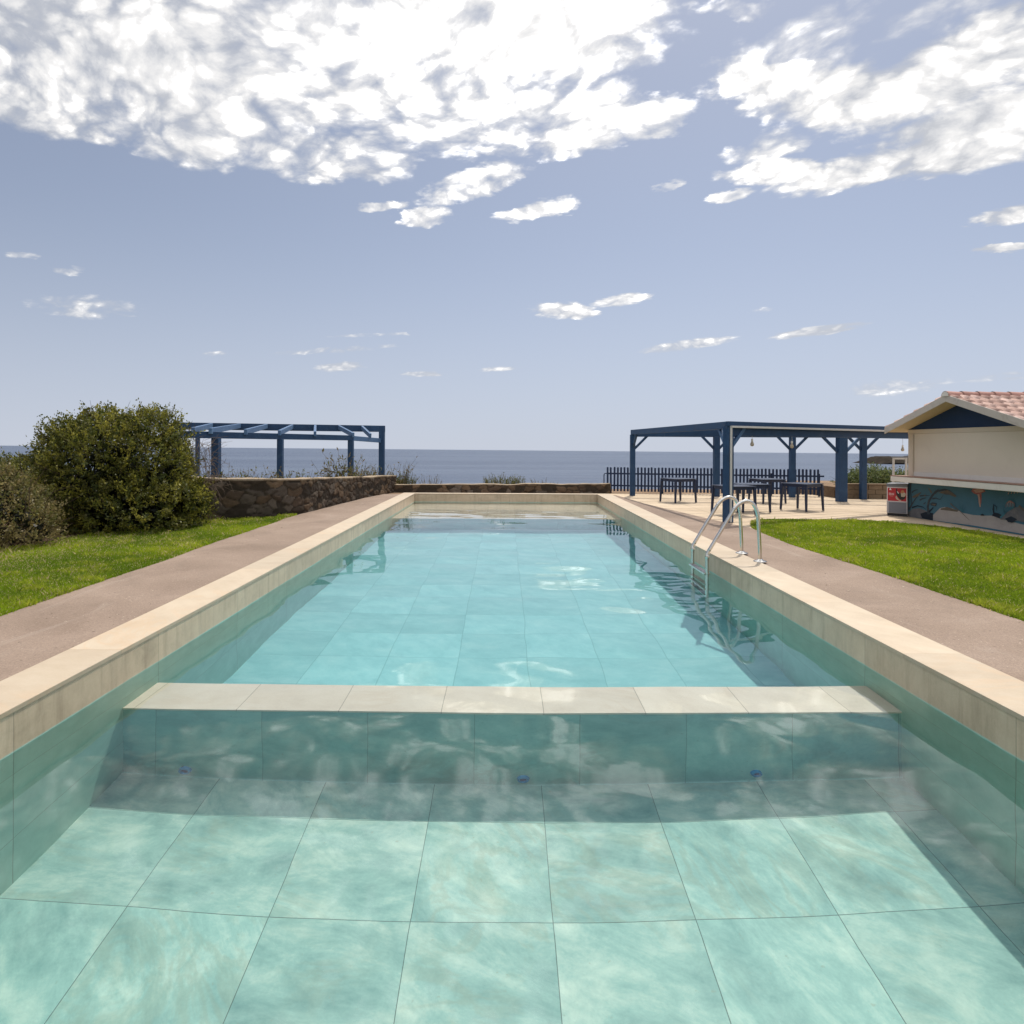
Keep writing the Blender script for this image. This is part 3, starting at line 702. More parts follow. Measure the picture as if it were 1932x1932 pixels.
bush('dry_bush', [lobe(0, 962, 10.6, 0.60, 0.7, 0.48, b1), lobe(-70, 955, 10.8, 0.75, 0.8, 0.55, b1), lobe(40, 1000, 10.3, 0.45, 0.55, 0.36, b1), lobe(-20, 1005, 10.2, 0.7, 0.6, 0.4, b1), lobe(-10, 915, 11, 0.3, 0.4, 0.24, b1)],
     1500, 12, 0.05, OLD, 'straggly half dry bush cut by the edge of the photo', 42, b1, twigs=130, inner=1800, lumpiness=0.16, twig_len=(0.25, 0.6))
b2 = (-9.9, 14.3, -0.05)
bush('bush', [lobe(30, 912, 14.5, 0.9, 0.8, 0.42, b2), lobe(75, 905, 14.3, 0.45, 0.6, 0.42, b2), lobe(-40, 905, 14.9, 0.8, 0.7, 0.42, b2), lobe(50, 935, 14.2, 0.9, 0.7, 0.5, b2)],
     1800, 12, 0.055, OL[:4] + OLD[:1], 'lower olive bush peeping out between the dry bush and the big round bush', 43, b2, twigs=60, inner=2500)
b3 = (12.4, 22.4, 0.2)
SH = [(0.10, 0.13, 0.04), (0.15, 0.18, 0.055), (0.2, 0.22, 0.09), (0.07, 0.10, 0.035)]
bush('leafy_shrub', [lobe(1625, 910, 22.2, 0.5, 0.45, 0.26, b3), lobe(1648, 904, 22.6, 0.36, 0.45, 0.26, b3), lobe(1602, 914, 22.0, 0.3, 0.35, 0.18, b3), lobe(1690, 911, 22.6, 0.6, 0.5, 0.24, b3), lobe(1760, 908, 22.8, 0.9, 0.5, 0.26, b3)],
     1500, 12, 0.065, SH, 'leafy green shrub growing over the brown block wall beside the kiosk', 44, b3, twigs=40, inner=1500)

def dry_plant(name, px, py, Y, h, n, spread, label, seed, cols, group=None, leafn=5, cat='plant', base=None):
    """weeds: curved stems with small leaves or seed heads"""
    g = np.random.default_rng(seed); p = at(px, py, Y) if base is None else Vector(base); root = tag(empty(name, p), label, cat, group); b = MB(); V, A, Ls, Ww = [], [], [], []
    for k in range(n):
        a = g.uniform(0, 6.28); r = spread * math.sqrt(g.random()) ; hh = h * g.uniform(0.45, 1.05) * (1 - 0.4 * r / max(spread, 1e-3))
        st = np.array([r * math.cos(a), r * 0.6 * math.sin(a), -0.12]); d = np.array([math.cos(a) * 0.25 + g.normal(0, 0.12), g.normal(0, 0.15), 1.0])
        q1 = st + d * hh * 0.55; q2 = q1 + (d + np.array([g.normal(0, 0.25), g.normal(0, 0.2), -0.1])) * hh * 0.5
        b.tube([st, q1, q2], [0.006, 0.0045, 0.0025], 4)
        for m in range(leafn):
            t = g.uniform(0.25, 1.0); pt = st + (q1 - st) * t * 2 if t < 0.5 else q1 + (q2 - q1) * (t * 2 - 1)
            V.append(pt); A.append(d * 0.6 + g.normal(0, 0.7, 3)); l = h * g.uniform(0.05, 0.11); Ls.append(l); Ww.append(l * g.uniform(0.2, 0.4))
    Vm, Fm = leaves_mesh(np.array(V), np.array(A), np.array(Ls), np.array(Ww), g)
    pal = np.array(cols); c = pal[g.integers(0, len(pal), len(V))] * g.uniform(0.7, 1.3, (len(V), 1))
    np_obj('foliage', Vm, Fm, 'leaf', root, np.repeat(c, 4, 0))
    me = b.build('stem_tuft', 'stem_dry', root); return root
simple('stem_dry', (0.12, 0.095, 0.045), 0.8, 0.3, 9, 0.1, 0.2)
DRY = [(0.17, 0.14, 0.06), (0.11, 0.10, 0.04), (0.20, 0.155, 0.08)]
GRN = [(0.13, 0.15, 0.035), (0.18, 0.18, 0.05), (0.10, 0.13, 0.03)]
dry_plant('weed_clump', 752, 906, 23.5, 1.15, 30, 0.34, 'tall thin weed with bare stalks beside the right post of the small pergola', 51, DRY, leafn=4)
dry_plant('weed_clump', 762, 914, 23.6, 0.68, 110, 0.40, 'dense green weed clump at the end of the curved stone wall', 52, GRN, leafn=8)
dry_plant('weed_clump', 808, 915, 23.6, 0.62, 30, 0.50, 'sparse low dry weed just past the end of the curved wall', 53, DRY, leafn=4)
dry_plant('weed_clump', 950, 914, 23.4, 0.60, 190, 0.72, 'round green weed clump growing behind the middle of the low wall', 54, GRN, leafn=8)
dry_plant('weed_clump', 1022, 915, 23.5, 0.42, 40, 0.60, 'thin low weed to the right of the round clump behind the low wall', 55, DRY + GRN, leafn=4)
g5 = np.random.default_rng(5)
txt = {0: 'short dry grass tuft on the curved wall beside the thick pergola post', }
wp = [(392, 'seeding weed between the two leftmost posts above the curved wall', 885), (432, 'weed tuft just right of the thick pergola post above the wall', 876), (470, 'pale dry tuft midway between the thick post and the middle post', 884),
      (505, 'dry tuft close on the left of the middle pergola post', 874), (552, 'dry tuft close on the right of the middle pergola post', 880), (596, 'low green tuft midway between the middle post and the next one', 890),
      (644, 'tall wispy weed left of the second post from the right of the small pergola', 848), (684, 'wispy weed between the last two pergola posts on the right', 868), (706, 'weed tuft at the foot of the rightmost small pergola post', 878)]
for k, (px, lab, ty) in enumerate(wp):
    Y = float(np.interp(px, [395, 560, 650, 690, 720], [15.3, 16.6, 20.0, 22.0, 23.2])); p = at(px, ty, Y)
    dry_plant('weed_clump', 0, 0, 0, (p.z - 0.22) * 1.18, 60, 0.60 if ty > 870 else 0.40, lab, 60 + k, DRY + (GRN[:1] if ty < 880 else GRN), 'weeds along the top of the curved stone wall', 9, base=(p.x, p.y, 0.30))
# bare vine hanging over the right side of the big bush
def bare_vine():
    g = np.random.default_rng(8); root = tag(empty('bare_vine', (-6.0, 13.3, -0.05)), 'leafless grey brown twigs tangled over the bush end next to the small pergola', 'vine'); b = MB()
    for k in range(150):
        z = g.uniform(0.75, 1.75); st = np.array([0.05 - 0.35 * (z - 0.8) / 1.3 + g.normal(0, 0.10), g.normal(0, 0.25), z]); d = np.array([g.uniform(0.0, 0.55), g.normal(0, 0.3), g.uniform(-0.9, 0.6)]); d /= np.linalg.norm(d); l = g.uniform(0.15, 0.5)
        m = st + d * l * 0.5 + g.normal(0, 0.03, 3); b.tube([st, m, st + d * l + np.array([0, 0, -0.05])], [0.004, 0.0035, 0.002], 3)
    b.build('twig_tangle', 'twig_grey', root)
simple('twig_grey', (0.13, 0.095, 0.07), 0.9, 0.3, 9, 0.1, 0.2)
bare_vine()

# ------------------------------------------------------------------ small pergola on the raised bed
def small_pergola():
    root = tag(empty('small_pergola', (-6, 18, 0.5)), 'small open blue timber pergola with slanting rafters above the curved stone wall', 'pergola')
    root.location = (0, 0, 0)
    A, Bp, Cp, D, E = at(408, 838, 15.7), at(529, 838, 17.6), at(662, 838, 20.4), at(720.5, 838, 22.8), at(373, 838, 20.6)
    zt, zb = 1.90, 2.28
    def post(p, w, top): MB().box((p.x - w / 2, p.y - w / 2, 0.3), (p.x + w / 2, p.y + w / 2, top)).build('post', 'blue_paint', root, bevel=0.008)
    post(A, 0.175, zt - 0.16); post(Bp, 0.145, zt - 0.16); post(Cp, 0.165, zt - 0.16); post(D, 0.19, zb); post(E, 0.11, zb - 0.2)
    P = lambda v, z: Vector((v.x, v.y, z))
    dAC = (Cp - A).normalized(); front0 = A - dAC * 1.3
    MB().beam(P(front0, zt - 0.08), P(Cp + dAC * 0.08, zt - 0.08), 0.09, 0.16).build('beam', 'blue_paint', root, bevel=0.006)
    MB().beam(P(Cp, zt - 0.09) + dAC * 0.09, P(D, zt - 0.14) - dAC * 0.1, 0.08, 0.15).build('beam', 'blue_paint_lit', root, bevel=0.006)
    back0 = at(330, 796, 20.4); MB().beam(P(back0, zb - 0.11), P(D, zb - 0.11) + Vector((0.1, 0.03, 0)), 0.10, 0.22).build('beam', 'blue_paint', root, bevel=0.006)
    # rafters fan from the high back beam down over the front beam
    db = P(D, 0) - P(back0, 0)
    def hit(o, d, px):     # point of a line whose bearing is that of picture column px
        s = (px - CX) / F; t = (s * o.y - o.x) / (d.x - s * d.y); return Vector((o.x + d.x * t, o.y + d.y * t, 0))
    z4 = lambda x: (600 + x * 0.3882) / 1.8023
    for xb, xf, over in ((310, 150, 0.35), (555, 305, 0.35), (790, 610, 0.3), (1015, 905, 0.3), (1215, 1213, 0.3), (1420, 1540, 0.25), (1620, 1690, 0.2)):
        b_ = hit(back0, db, z4(xb)); f_ = hit(A, dAC, z4(xf)) if xf < 1600 else hit(Cp, (D - Cp), z4(xf))
        d = (f_ - b_); d2 = d.normalized(); b_.z = zb - 0.08; f_ = f_ + d2 * over * 0.5
        f_.z = zt + 0.012
        MB().beam(b_ + d2 * 0.05, f_, 0.075, 0.14).build('rafter', 'blue_paint_lit', root, bevel=0.005)
small_pergola()

# ------------------------------------------------------------------ big pergola over the patio
def big_pergola():
    root = tag(empty('big_pergola', (0, 0, 0)), 'big blue timber pergola with braced posts shading the patio tables', 'pergola')
    ZT = 2.15
    FL, N = Vector((4.26, 21.6, 0)), Vector((4.84, 14.05, 0)); K = N + Vector((5.21, 2.96, 0)) * 1.30; BR = Vector((13.4, 20.9, 0))
    back = [Vector((4.26, 21.6, 0)), Vector((6.99, 21.45, 0)), Vector((9.42, 21.3, 0)), Vector((11.35, 20.6, 0))]
    P = lambda v, z: Vector((v.x, v.y, z))
    def post(v, w, top, d=None, name='post'):
        x = (d or Vector((1, 0, 0))).normalized(); y = Vector((-x.y, x.x, 0))
        return MB().quad_box(P(v, (top - 0.04) / 2), x * w / 2, y * w / 2, (0, 0, (top + 0.04) / 2)).build(name, 'blue_paint', root, bevel=0.008)
    post(back[0], 0.16, ZT - 0.16); post(back[1], 0.185, ZT - 0.22); post(back[2], 0.17, ZT - 0.22); post(back[3], 0.165, ZT - 0.22)
    fd = (K - N).normalized()
    post(N + Vector((0.02, 0.08, 0)), 0.165, ZT - 0.10, fd); post(Vector((10.2, 19.7, 0)), 0.25, ZT - 0.22)
    mid = Vector((10.2, 19.7, 0))
    def beam(a, b, w, h, top, mat='blue_paint'): MB().beam(P(a, top - h / 2), P(b, top - h / 2), w, h).build('beam', mat, root, bevel=0.006)
    ld = (N - FL).normalized()
    beam(FL - ld * 0.08, N + ld * 0.02, 0.10, 0.16, ZT)                       # side towards the pool
    beam(N - fd * 0.05, K, 0.10, 0.10, ZT + 0.002); beam(N + Vector((0, 0.10, 0)) + fd * 0.1, K + Vector((0, 0.10, 0)), 0.10, 0.18, ZT - 0.125)
    bd = (back[3] - back[0]).normalized()
    beam(back[0] + bd * 0.12, back[1] + bd * 0.0, 0.10, 0.22, ZT - 0.01); beam(back[1], back[2], 0.10, 0.22, ZT - 0.012)
    beam(back[2], BR + Vector((0, -0.05, 0)), 0.10, 0.22, ZT - 0.014)
    beam(mid - Vector((5.2, -0.6, 0)), mid + Vector((2.6, -0.4, 0)), 0.09, 0.18, ZT - 0.05)
    # slats of the open roof run across, from the pool side to the kiosk side
    for k in range(10):
        t = (k + 0.8) / 11.0; a = FL.lerp(N, t); b = BR.lerp(K, t)
        MB().beam(P(a, ZT - 0.045) + Vector((0.06, 0, 0)), P(b, ZT - 0.045), 0.04, 0.06).build('rafter', 'blue_paint', root)
    def brace(v, d, zp, run=0.42, w=0.07, z1=ZT - 0.2, mat='blue_paint', off=0.07):
        d = Vector(d).normalized(); MB().beam(P(v, z1 - run) + d * off, P(v, z1 + 0.03) + d * (run + off + 0.02), w, 0.075).build('brace', mat, root, bevel=0.004)
    ex = Vector((1, -0.03, 0))
    brace(back[0], ex, 0); brace(back[0], ld, 0, 0.36)
    for v in (back[1], back[2], back[3]): brace(v, ex, 0); brace(v, -ex, 0)
    brace(mid, ex, 0, 0.5, 0.085, mat='blue_paint_lit', off=0.10); brace(mid, -ex, 0, 0.5, 0.085, off=0.10)
    nN = N + Vector((0.02, 0.08, 0)); brace(nN, fd, 0, 0.40, 0.075, ZT - 0.16, 'blue_paint_lit'); brace(nN, -ld, 0, 0.40, 0.075, ZT - 0.16, 'blue_paint_lit')
    # pale conduit up the near post and along the front beam
    nrm = Vector((fd.y, -fd.x, 0)); c0 = nN + nrm * 0.10 - fd * 0.025
    zc = ZT - 0.115
    MB().beam(P(c0, -0.02), P(c0, zc + 0.02), 0.045, 0.03, up=nrm).build('conduit', 'white_pipe', root, bevel=0.004)
    ca = N + nrm * 0.065 ; ca = N + fd * 0.03 + nrm * 0.068
    MB().beam(P(ca, zc), P(K + nrm * 0.068, zc), 0.02, 0.045).build('conduit', 'white_pipe', root, bevel=0.004)
    return N, K, fd, ZT
PN, PK, PFD, PZT = big_pergola()
def light_bulb(p, drop, label):
    root = tag(empty('light_bulb', p), label, 'light bulb', 'bulbs hanging from the big pergola')
    MB().tube([(0, 0, 0), (0.003, 0, -drop * 0.5), (0, 0, -drop)], 0.004, 6).build('cord', 'white_pipe', root)
    MB().lathe((0, 0, -drop), [(0.018, 0.0), (0.022, -0.01), (0.022, -0.05), (0.02, -0.055)], 14).build('socket', 'white_trim', root, smooth=True)
    MB().lathe((0, 0, -drop - 0.055), [(0.018, 0), (0.024, -0.02), (0.040, -0.055), (0.042, -0.075), (0.034, -0.1), (0.015, -0.113)], 16).build('glass', 'bulb', root, smooth=True)
for px, lab, dr in ((1419, 'pale bulb hanging from the big pergola right of its post with the white conduit', 0.06), (1494, 'bulb hanging in front of the middle back post of the big pergola', 0.10), (1703, 'bulb on a short white cord next to the corner of the kiosk', 0.17)):
    s = (px - CX) / F; o0 = PN + Vector((0, 0.10, 0)); t = (s * o0.y - o0.x) / (PFD.x - s * PFD.y); p = o0 + PFD * t
    light_bulb((p.x, p.y, PZT - 0.215 - 0.1 + 0.01), dr, lab)

# ------------------------------------------------------------------ fence
def fence():
    a, b = Vector((3.64, 23.05, 0)), Vector((10.62, 21.62, 0)); d = (b - a); L = d.length; d.normalize(); n_ = Vector((-d.y, d.x, 0))
    root = tag(empty('picket_fence', a), 'dark blue wooden picket fence along the sea side of the patio', 'fence')
    m = MB(); np_ = int(L / 0.117); g = np.random.default_rng(2)
    for k in range(np_):
        c = d * (k * 0.117 + 0.03); h = 0.87 + g.normal(0, 0.006); w = 0.066; tilt = g.normal(0, 0.006)
        x0, x1 = c - d * w / 2, c + d * w / 2; o = -n_ * 0.03
        up = lambda z: Vector((0, 0, z)) + d * tilt * z
        pts = [x0 + o + up(0.02), x1 + o + up(0.02), x1 + o + up(h - 0.022), x1 - d * 0.016 + o + up(h - 0.006), c + o + up(h), x0 + d * 0.016 + o + up(h - 0.006), x0 + o + up(h - 0.022)]
        m.prism(pts, n_ * 0.018)
    m.build('picket_panel', 'fence_paint', root)
    for z in (0.22, 0.64): MB().beam(Vector((0, 0, z)), d * L + Vector((0, 0, z)), 0.035, 0.055).build('rail', 'fence_paint', root)
    for t in (0.02, 0.27, 0.52, 0.77, 0.98): MB().beam(d * L * t + n_ * 0.045 - Vector((0, 0, 0.05)), d * L * t + n_ * 0.045 + Vector((0, 0, 0.72)), 0.05, 0.05, up=d).build('post', 'fence_paint', root)
    MB().tube([(-0.10, 0, -0.03), (-0.10, 0, 0.60), (-0.07, 0, 0.64), (0.0, 0, 0.64)], 0.018, 8).build('end_bar', 'fence_paint', root, smooth=True)
fence()

# ------------------------------------------------------------------ tables
def make_table():
    root = empty('table')
    s, h = 0.375, 0.70
    b = MB().box((-s, -s, h - 0.022), (s, s, h)); b.build('tabletop', 'table_plastic', root, bevel=0.012, segs=3)
    a = MB(); i = s - 0.035
    for (x0, y0, x1, y1) in ((-i, -i, i, -i), (i, -i, i, i), (i, i, -i, i), (-i, i, -i, -i)): a.beam((x0, y0, h - 0.055), (x1, y1, h - 0.055), 0.02, 0.065)
    a.build('apron', 'table_plastic', root)
    for sx in (-1, 1):
        for sy in (-1, 1):
            t = Vector((sx * (s - 0.04), sy * (s - 0.04), h - 0.03)); f = Vector((sx * (s - 0.012), sy * (s - 0.012), 0)); m = MB()
            for (p, q, w) in ((t, f, 0.03),):
                bb = len(m.v)
                for pt, ww in ((p, 0.032), (q, 0.022)):
                    for dx, dy in ((-ww, -ww), (ww, -ww), (ww, ww), (-ww, ww)): m.v.append(pt + Vector((dx, dy, 0)))
                m.f += [(bb, bb + 1, bb + 2, bb + 3), (bb + 7, bb + 6, bb + 5, bb + 4)] + [(bb + k, bb + 4 + k, bb + 4 + (k + 1) % 4, bb + (k + 1) % 4) for k in range(4)]; m.m += [0] * 6
            m.build('leg', 'table_plastic', root, bevel=0.006)
    return root
def copy_tree(o, parent=None):
    c = o.copy(); COL.objects.link(c); c.parent = parent
    for ch in [x for x in o.children]: copy_tree(ch, c)
    return c
tb = make_table(); first = True
for x, y, rz, lab in ((5.13, 19.2, 22, 'dark blue square plastic table nearest the picket fence corner and the pool'), (5.55, 15.75, 14, 'dark blue plastic table behind the post with the white conduit'),
                      (6.25, 16.6, 8, 'dark blue plastic table half hidden behind the near pergola post, right of it'), (7.75, 19.2, 12, 'dark blue plastic table farthest back, before the middle back post'),
                      (7.75, 16.95, 32, 'dark blue plastic table standing free before the thick pergola post')):
    o = tb if first else copy_tree(tb); first = False
    o.location = (x, y, -0.03); o.rotation_euler = (0, 0, R(rz)); tag(o, lab, 'table', 'plastic tables under the big pergola')

# ------------------------------------------------------------------ kiosk
def kiosk():
    P1, P2 = on_ground(1713.5, 974.2), on_ground(1932, 1010.3); u = Vector((P2.x - P1.x, P2.y - P1.y, 0)).normalized()
    w_ = Vector((-u.y, u.x, 0)); rz = math.atan2(u.y, u.x); org = Vector((P1.x, P1.y, -0.03))
    root = tag(empty('kiosk', org, rz), 'cream snack kiosk with blue gable, pink tiled roof, closed shutter and sea mural', 'kiosk')
    def K(px, py, w=0.0):     # picture point on the plane w behind (+) or before (-) the front wall -> local (u, z)
        d = ray(px, py); n = w_; o = org + n * w; t = (o - EYE).dot(n) / d.dot(n); q = EYE + d * t - org
        return q.dot(u), q.z
    z3 = lambda x, y: ((2950 + 0.2846 * x) / 1.8023, (1300 + 0.2846 * y) / 1.8023)
    W, D, ZC, ZE = 3.72, 3.4, 0.97, 2.06; C = W / 2; AP = ZE + 0.575
    b = MB()
    b.box((0.0, 0.02, 0), (W, D, ZC - 0.16)); b.box((0.0, 0.02, ZC - 0.16), (W, D, ZE))
    b.build('wall', 'cream_wall', root, bevel=0.006)
    g = MB().prism([(-0.0, 0.0, ZE), (W, 0.0, ZE), (C, 0.0, AP)], (0, D, 0)); g.build('gable', 'gable_blue', root)
    MB().box((-0.01, -0.012, ZE - 0.10), (W + 0.01, 0.018, ZE - 0.002)).build('fascia', 'cream_wall', root, bevel=0.003)
    # roller panel and its frame
    f = MB(); y0, y1 = -0.022, 0.018
    f.box((0.02, y0, ZC), (0.16, y1, ZE - 0.102)); f.box((W - 0.16, y0, ZC), (W - 0.02, y1, ZE - 0.102)); f.box((0.16, y0, ZC), (W - 0.16, y1, ZC + 0.10), 1); f.box((0.19, -0.045, ZC), (0.215, y0 + 0.002, ZE - 0.11))
    fr = f.build('shutter_frame', ['cream_wall', 'white_trim'], root, bevel=0.003)
    p = MB().box((0.162, -0.006, ZC + 0.102), (W - 0.162, 0.016, ZE - 0.104)); p.build('shutter', 'cream_panel', root)
    # counter
    c = MB().box((-0.12, -0.36, ZC - 0.14), (W + 0.12, 0.0, ZC - 0.016)); c.build('counter', 'white_trim', root, bevel=0.008)
    ct = MB().box((-0.13, -0.365, ZC - 0.014), (W + 0.13, -0.024, ZC + 0.004)); ct.build('counter_top', 'counter_top', root, bevel=0.004)
    # roof: two tiled slopes with verge boards, soffit and ridge
    OV, OE = 0.44, 0.20; sl = (AP - ZE) / C; rise = lambda x: AP - abs(x - C) * sl
    th = 0.05
    for s in (-1, 1):
        e = C + s * (C + OE); ze, zr = rise(e), AP
        so = MB().prism([(C, -OV, zr + 0.004), (e, -OV, ze + 0.004), (e, -OV, ze + th), (C, -OV, zr + th)], (0, D + 2 * OV, 0)); so.build('soffit', 'soffit', root)
        v = MB().prism([(C, -OV - 0.025, zr - 0.035), (e, -OV - 0.025, ze - 0.035), (e, -OV - 0.025, ze + 0.115), (C, -OV - 0.025, zr + 0.115)], (0, 0.023, 0)); v.build('verge_board', 'verge_board', root, bevel=0.003)
        # barrel tiles as one wavy surface with a step at every course
        Ls = math.hypot(e - C, zr - ze); ncourse = 6; nw = int((D + 2 * OV) / 0.215); sub = 12
        prof = [(0, 0), (0.1, 0.9), (0.22, 1.0), (0.36, 0.8), (0.5, 0.3), (0.6, 0.06), (0.75, 0.0), (0.9, 0.0)]
        V, Cl, Fc = [], [], []; cols_ = nw * len(prof) + 1; g = np.random.default_rng(6 + s)
        base_c = np.array([[0.47, 0.325, 0.275], [0.41, 0.27, 0.225], [0.51, 0.36, 0.31], [0.36, 0.23, 0.19]])
        tc = g.integers(0, 4, (ncourse, nw + 1)); tj = g.uniform(0.85, 1.12, (ncourse, nw + 1))
        for r_ in range(ncourse):
            for (fr_, lift) in ((0.0, 0.0), (0.5, 0.016), (1.0, 0.034), (1.0, 0.0)):
                t = (r_ + fr_) / ncourse; x = C + (e - C) * t; zz = zr + (ze - zr) * t + th + 0.03
                for q in range(cols_):
                    k_, m_ = divmod(q, len(prof)); px_, hh = prof[m_]; y = -OV - 0.02 + (k_ + px_) * 0.215
                    V.append((x + s * 0.0, y, zz + lift + hh * 0.05)); Cl.append(base_c[tc[r_, min(k_, nw)]] * tj[r_, min(k_, nw)])
        rows = ncourse * 4; i = np.arange((rows - 1) * (cols_ - 1)); rr, cc = i // (cols_ - 1), i % (cols_ - 1); a = rr * cols_ + cc
        Q = np.stack([a, a + 1, a + cols_ + 1, a + cols_], -1); Q = Q if s < 0 else Q[:, ::-1]
        np_obj('roof_slope', np.array(V), Q, 'roof_tile', root, np.array(Cl))
    V, Fc, Cl = [], [], []; y = -OV - 0.04; g = np.random.default_rng(9); n = 10; off = 0; VV, FF = [], []
    while y < D + OV:
        l = 0.40
        for (yy, r_) in ((y, 0.108), (y + 0.33, 0.092), (y + l, 0.088)):
            for k in range(n):
                t = math.pi * k / (n - 1); VV.append((C + r_ * 1.05 * math.cos(t), yy, AP + th + 0.03 + r_ * math.sin(t)))
        c = np.array([0.36, 0.20, 0.165]) * g.uniform(0.85, 1.15); Cl += [c] * (3 * n)
        for r_ in range(2):
            for k in range(n - 1): FF.append((off + r_ * n + k, off + (r_ + 1) * n + k, off + (r_ + 1) * n + k + 1, off + r_ * n + k + 1))
        off += 3 * n; y += 0.34
    np_obj('ridge', np.array(VV), np.array(FF), 'roof_tile', root, np.array(Cl), smooth=True)
    MB().prism([(C + 0.10 * math.cos(math.pi * k / 8), -OV - 0.045, AP + th + 0.03 + 0.1 * math.sin(math.pi * k / 8)) for k in range(9)], (0, 0.015, 0)).build('ridge_end', 'white_trim', root)
    # ---- mural: painted shapes on the board below the counter
    md = MB().box((0.004, -0.004, 0.0), (W - 0.004, 0.018, ZC - 0.142)); mural = md.build('mural', 'mural_sea', root)
    z9 = lambda x, y: ((3080 + x * 0.20807) / 1.8023, (1620 + y * 0.20807) / 1.8023)
    layer = [0.0]
    ZM = ZC - 0.145
    def shape(pts, mat, name, px=True):
        layer[0] += 0.0004; out = []
        for q in pts:
            a, z = K(*z9(*q)) if px else q
            out.append((min(max(a, 0.006), W - 0.006), -0.0042 - layer[0], min(max(z, 0.004), ZM)))
        m = MB(); m.prism([(x, yv, z) for x, yv, z in out], (0, 0.0003, 0)); return m.build(name, mat, mural)
    def stroke(pts, wd, mat, name):
        """painted brush line with taper; pts in picture px"""
        layer[0] += 0.0004; q = [Vector((K(*z9(*p))[0], 0, K(*z9(*p))[1])) for p in pts]; n = len(q)
        L_, R_ = [], []
        for i, p in enumerate(q):
            d = (q[min(i + 1, n - 1)] - q[max(i - 1, 0)]).normalized(); nn = Vector((-d.z, 0, d.x)); w1 = wd * (1 - 0.75 * i / (n - 1)); L_.append(p + nn * w1 / 2); R_.append(p - nn * w1 / 2)
        pts2 = [(min(max(p.x, 0.006), W - 0.006), -0.0042 - layer[0], min(max(p.z, 0.004), ZM)) for p in L_ + R_[::-1]]
        m = MB(); b = 0
        for i in range(n - 1): m.sheet([pts2[i], pts2[2 * n - 1 - i], pts2[2 * n - 2 - i], pts2[i + 1]])
        return m.build(name, mat, mural)
    shape([(440, 640), (560, 520), (640, 500), (760, 520), (860, 560), (960, 600), (1100, 630), (1250, 640), (1400, 640), (1540, 665), (1600, 700), (1750, 745), (1932, 790), (2100, 800), (2100, 990), (1932, 940), (1100, 800), (440, 735)], 'mural_sand', 'painted_sand')
    shape([(20, 590), (110, 530), (230, 520), (330, 560), (450, 640), (450, 740), (20, 670)], 'mural_rock', 'painted_rock')
    shape([(240, 610), (330, 580), (450, 600), (445, 740), (330, 720), (270, 680)], 'mural_dark', 'painted_shadow')
    shape([(585, 520), (680, 500), (860, 555), (850, 580), (700, 560), (570, 545)], 'mural_leaf', 'painted_rock')
    shape([(1075, 240), (1110, 190), (1180, 165), (1260, 185), (1310, 245), (1240, 275), (1180, 300), (1120, 280)], 'mural_red', 'painted_jellyfish')
    shape([(1110, 225), (1180, 200), (1260, 215), (1285, 245), (1220, 262), (1150, 268)], 'mural_pink', 'painted_jellyfish')
    stroke([(1205, 285), (1215, 360), (1212, 430), (1222, 500)], 0.10, 'mural_pink', 'painted_tentacle'); stroke([(1225, 285), (1232, 370), (1230, 460)], 0.06, 'mural_red', 'painted_tentacle')
    # weeds
    stroke([(380, 620), (365, 500), (385, 400), (440, 310), (520, 240), (640, 215), (720, 235), (830, 320)], 0.085, 'mural_weed', 'painted_weed')
    shape([(520, 280), (600, 240), (690, 225), (760, 260), (835, 320), (815, 340), (720, 300), (640, 295)], 'mural_leaf', 'painted_leaf')
    shape([(440, 360), (480, 290), (560, 270), (640, 290), (580, 375), (520, 360)], 'mural_sea', 'painted_leaf')
    stroke([(440, 365), (500, 355), (570, 378), (620, 300)], 0.035, 'mural_weed', 'painted_weed')
    stroke([(455, 285), (490, 240), (545, 205)], 0.03, 'mural_weed', 'painted_weed'); stroke([(430, 270), (400, 220), (370, 185)], 0.05, 'mural_leaf', 'painted_leaf')
    shape([(400, 450), (440, 420), (520, 440), (500, 490), (430, 480)], 'mural_weed', 'painted_leaf'); shape([(430, 455), (500, 450), (480, 478)], 'mural_leaf', 'painted_leaf')
    stroke([(60, 540), (110, 450), (170, 360), (260, 260)], 0.05, 'mural_weed', 'painted_weed'); shape([(110, 330), (180, 290), (260, 255), (215, 320), (130, 355)], 'mural_leaf', 'painted_leaf')
    stroke([(90, 100), (80, 220), (95, 330), (100, 470)], 0.045, 'mural_weed', 'painted_weed'); stroke([(105, 265), (150, 230), (205, 215)], 0.04, 'mural_weed', 'painted_leaf')
    stroke([(240, 320), (320, 310), (400, 315)], 0.035, 'mural_weed', 'painted_leaf'); stroke([(235, 390), (290, 360), (350, 350)], 0.035, 'mural_weed', 'painted_leaf'); stroke([(300, 450), (340, 420)], 0.03, 'mural_weed', 'painted_leaf')
    stroke([(320, 330), (325, 280)], 0.03, 'mural_leaf', 'painted_leaf')
    stroke([(110, 510), (200, 480), (290, 500), (340, 540)], 0.035, 'mural_dark', 'painted_weed'); stroke([(390, 580), (430, 540), (460, 500)], 0.05, 'mural_dark', 'painted_weed')
    stroke([(740, 440), (800, 500), (900, 570), (1050, 715)], 0.028, 'mural_leaf', 'painted_weed')
    for k, (x, y) in enumerate(((900, 470), (940, 460), (970, 520), (880, 500))): stroke([(940 + k * 6, 590), ((x + 940) / 2, 540), (x, y)], 0.03, 'mural_teal', 'painted_weed')
    stroke([(1460, 640), (1440, 540), (1450, 460), (1500, 500), (1490, 560)], 0.035, 'mural_dark', 'painted_weed'); shape([(1420, 640), (1450, 590), (1520, 600), (1600, 640), (1560, 690)], 'mural_dark', 'painted_shadow')
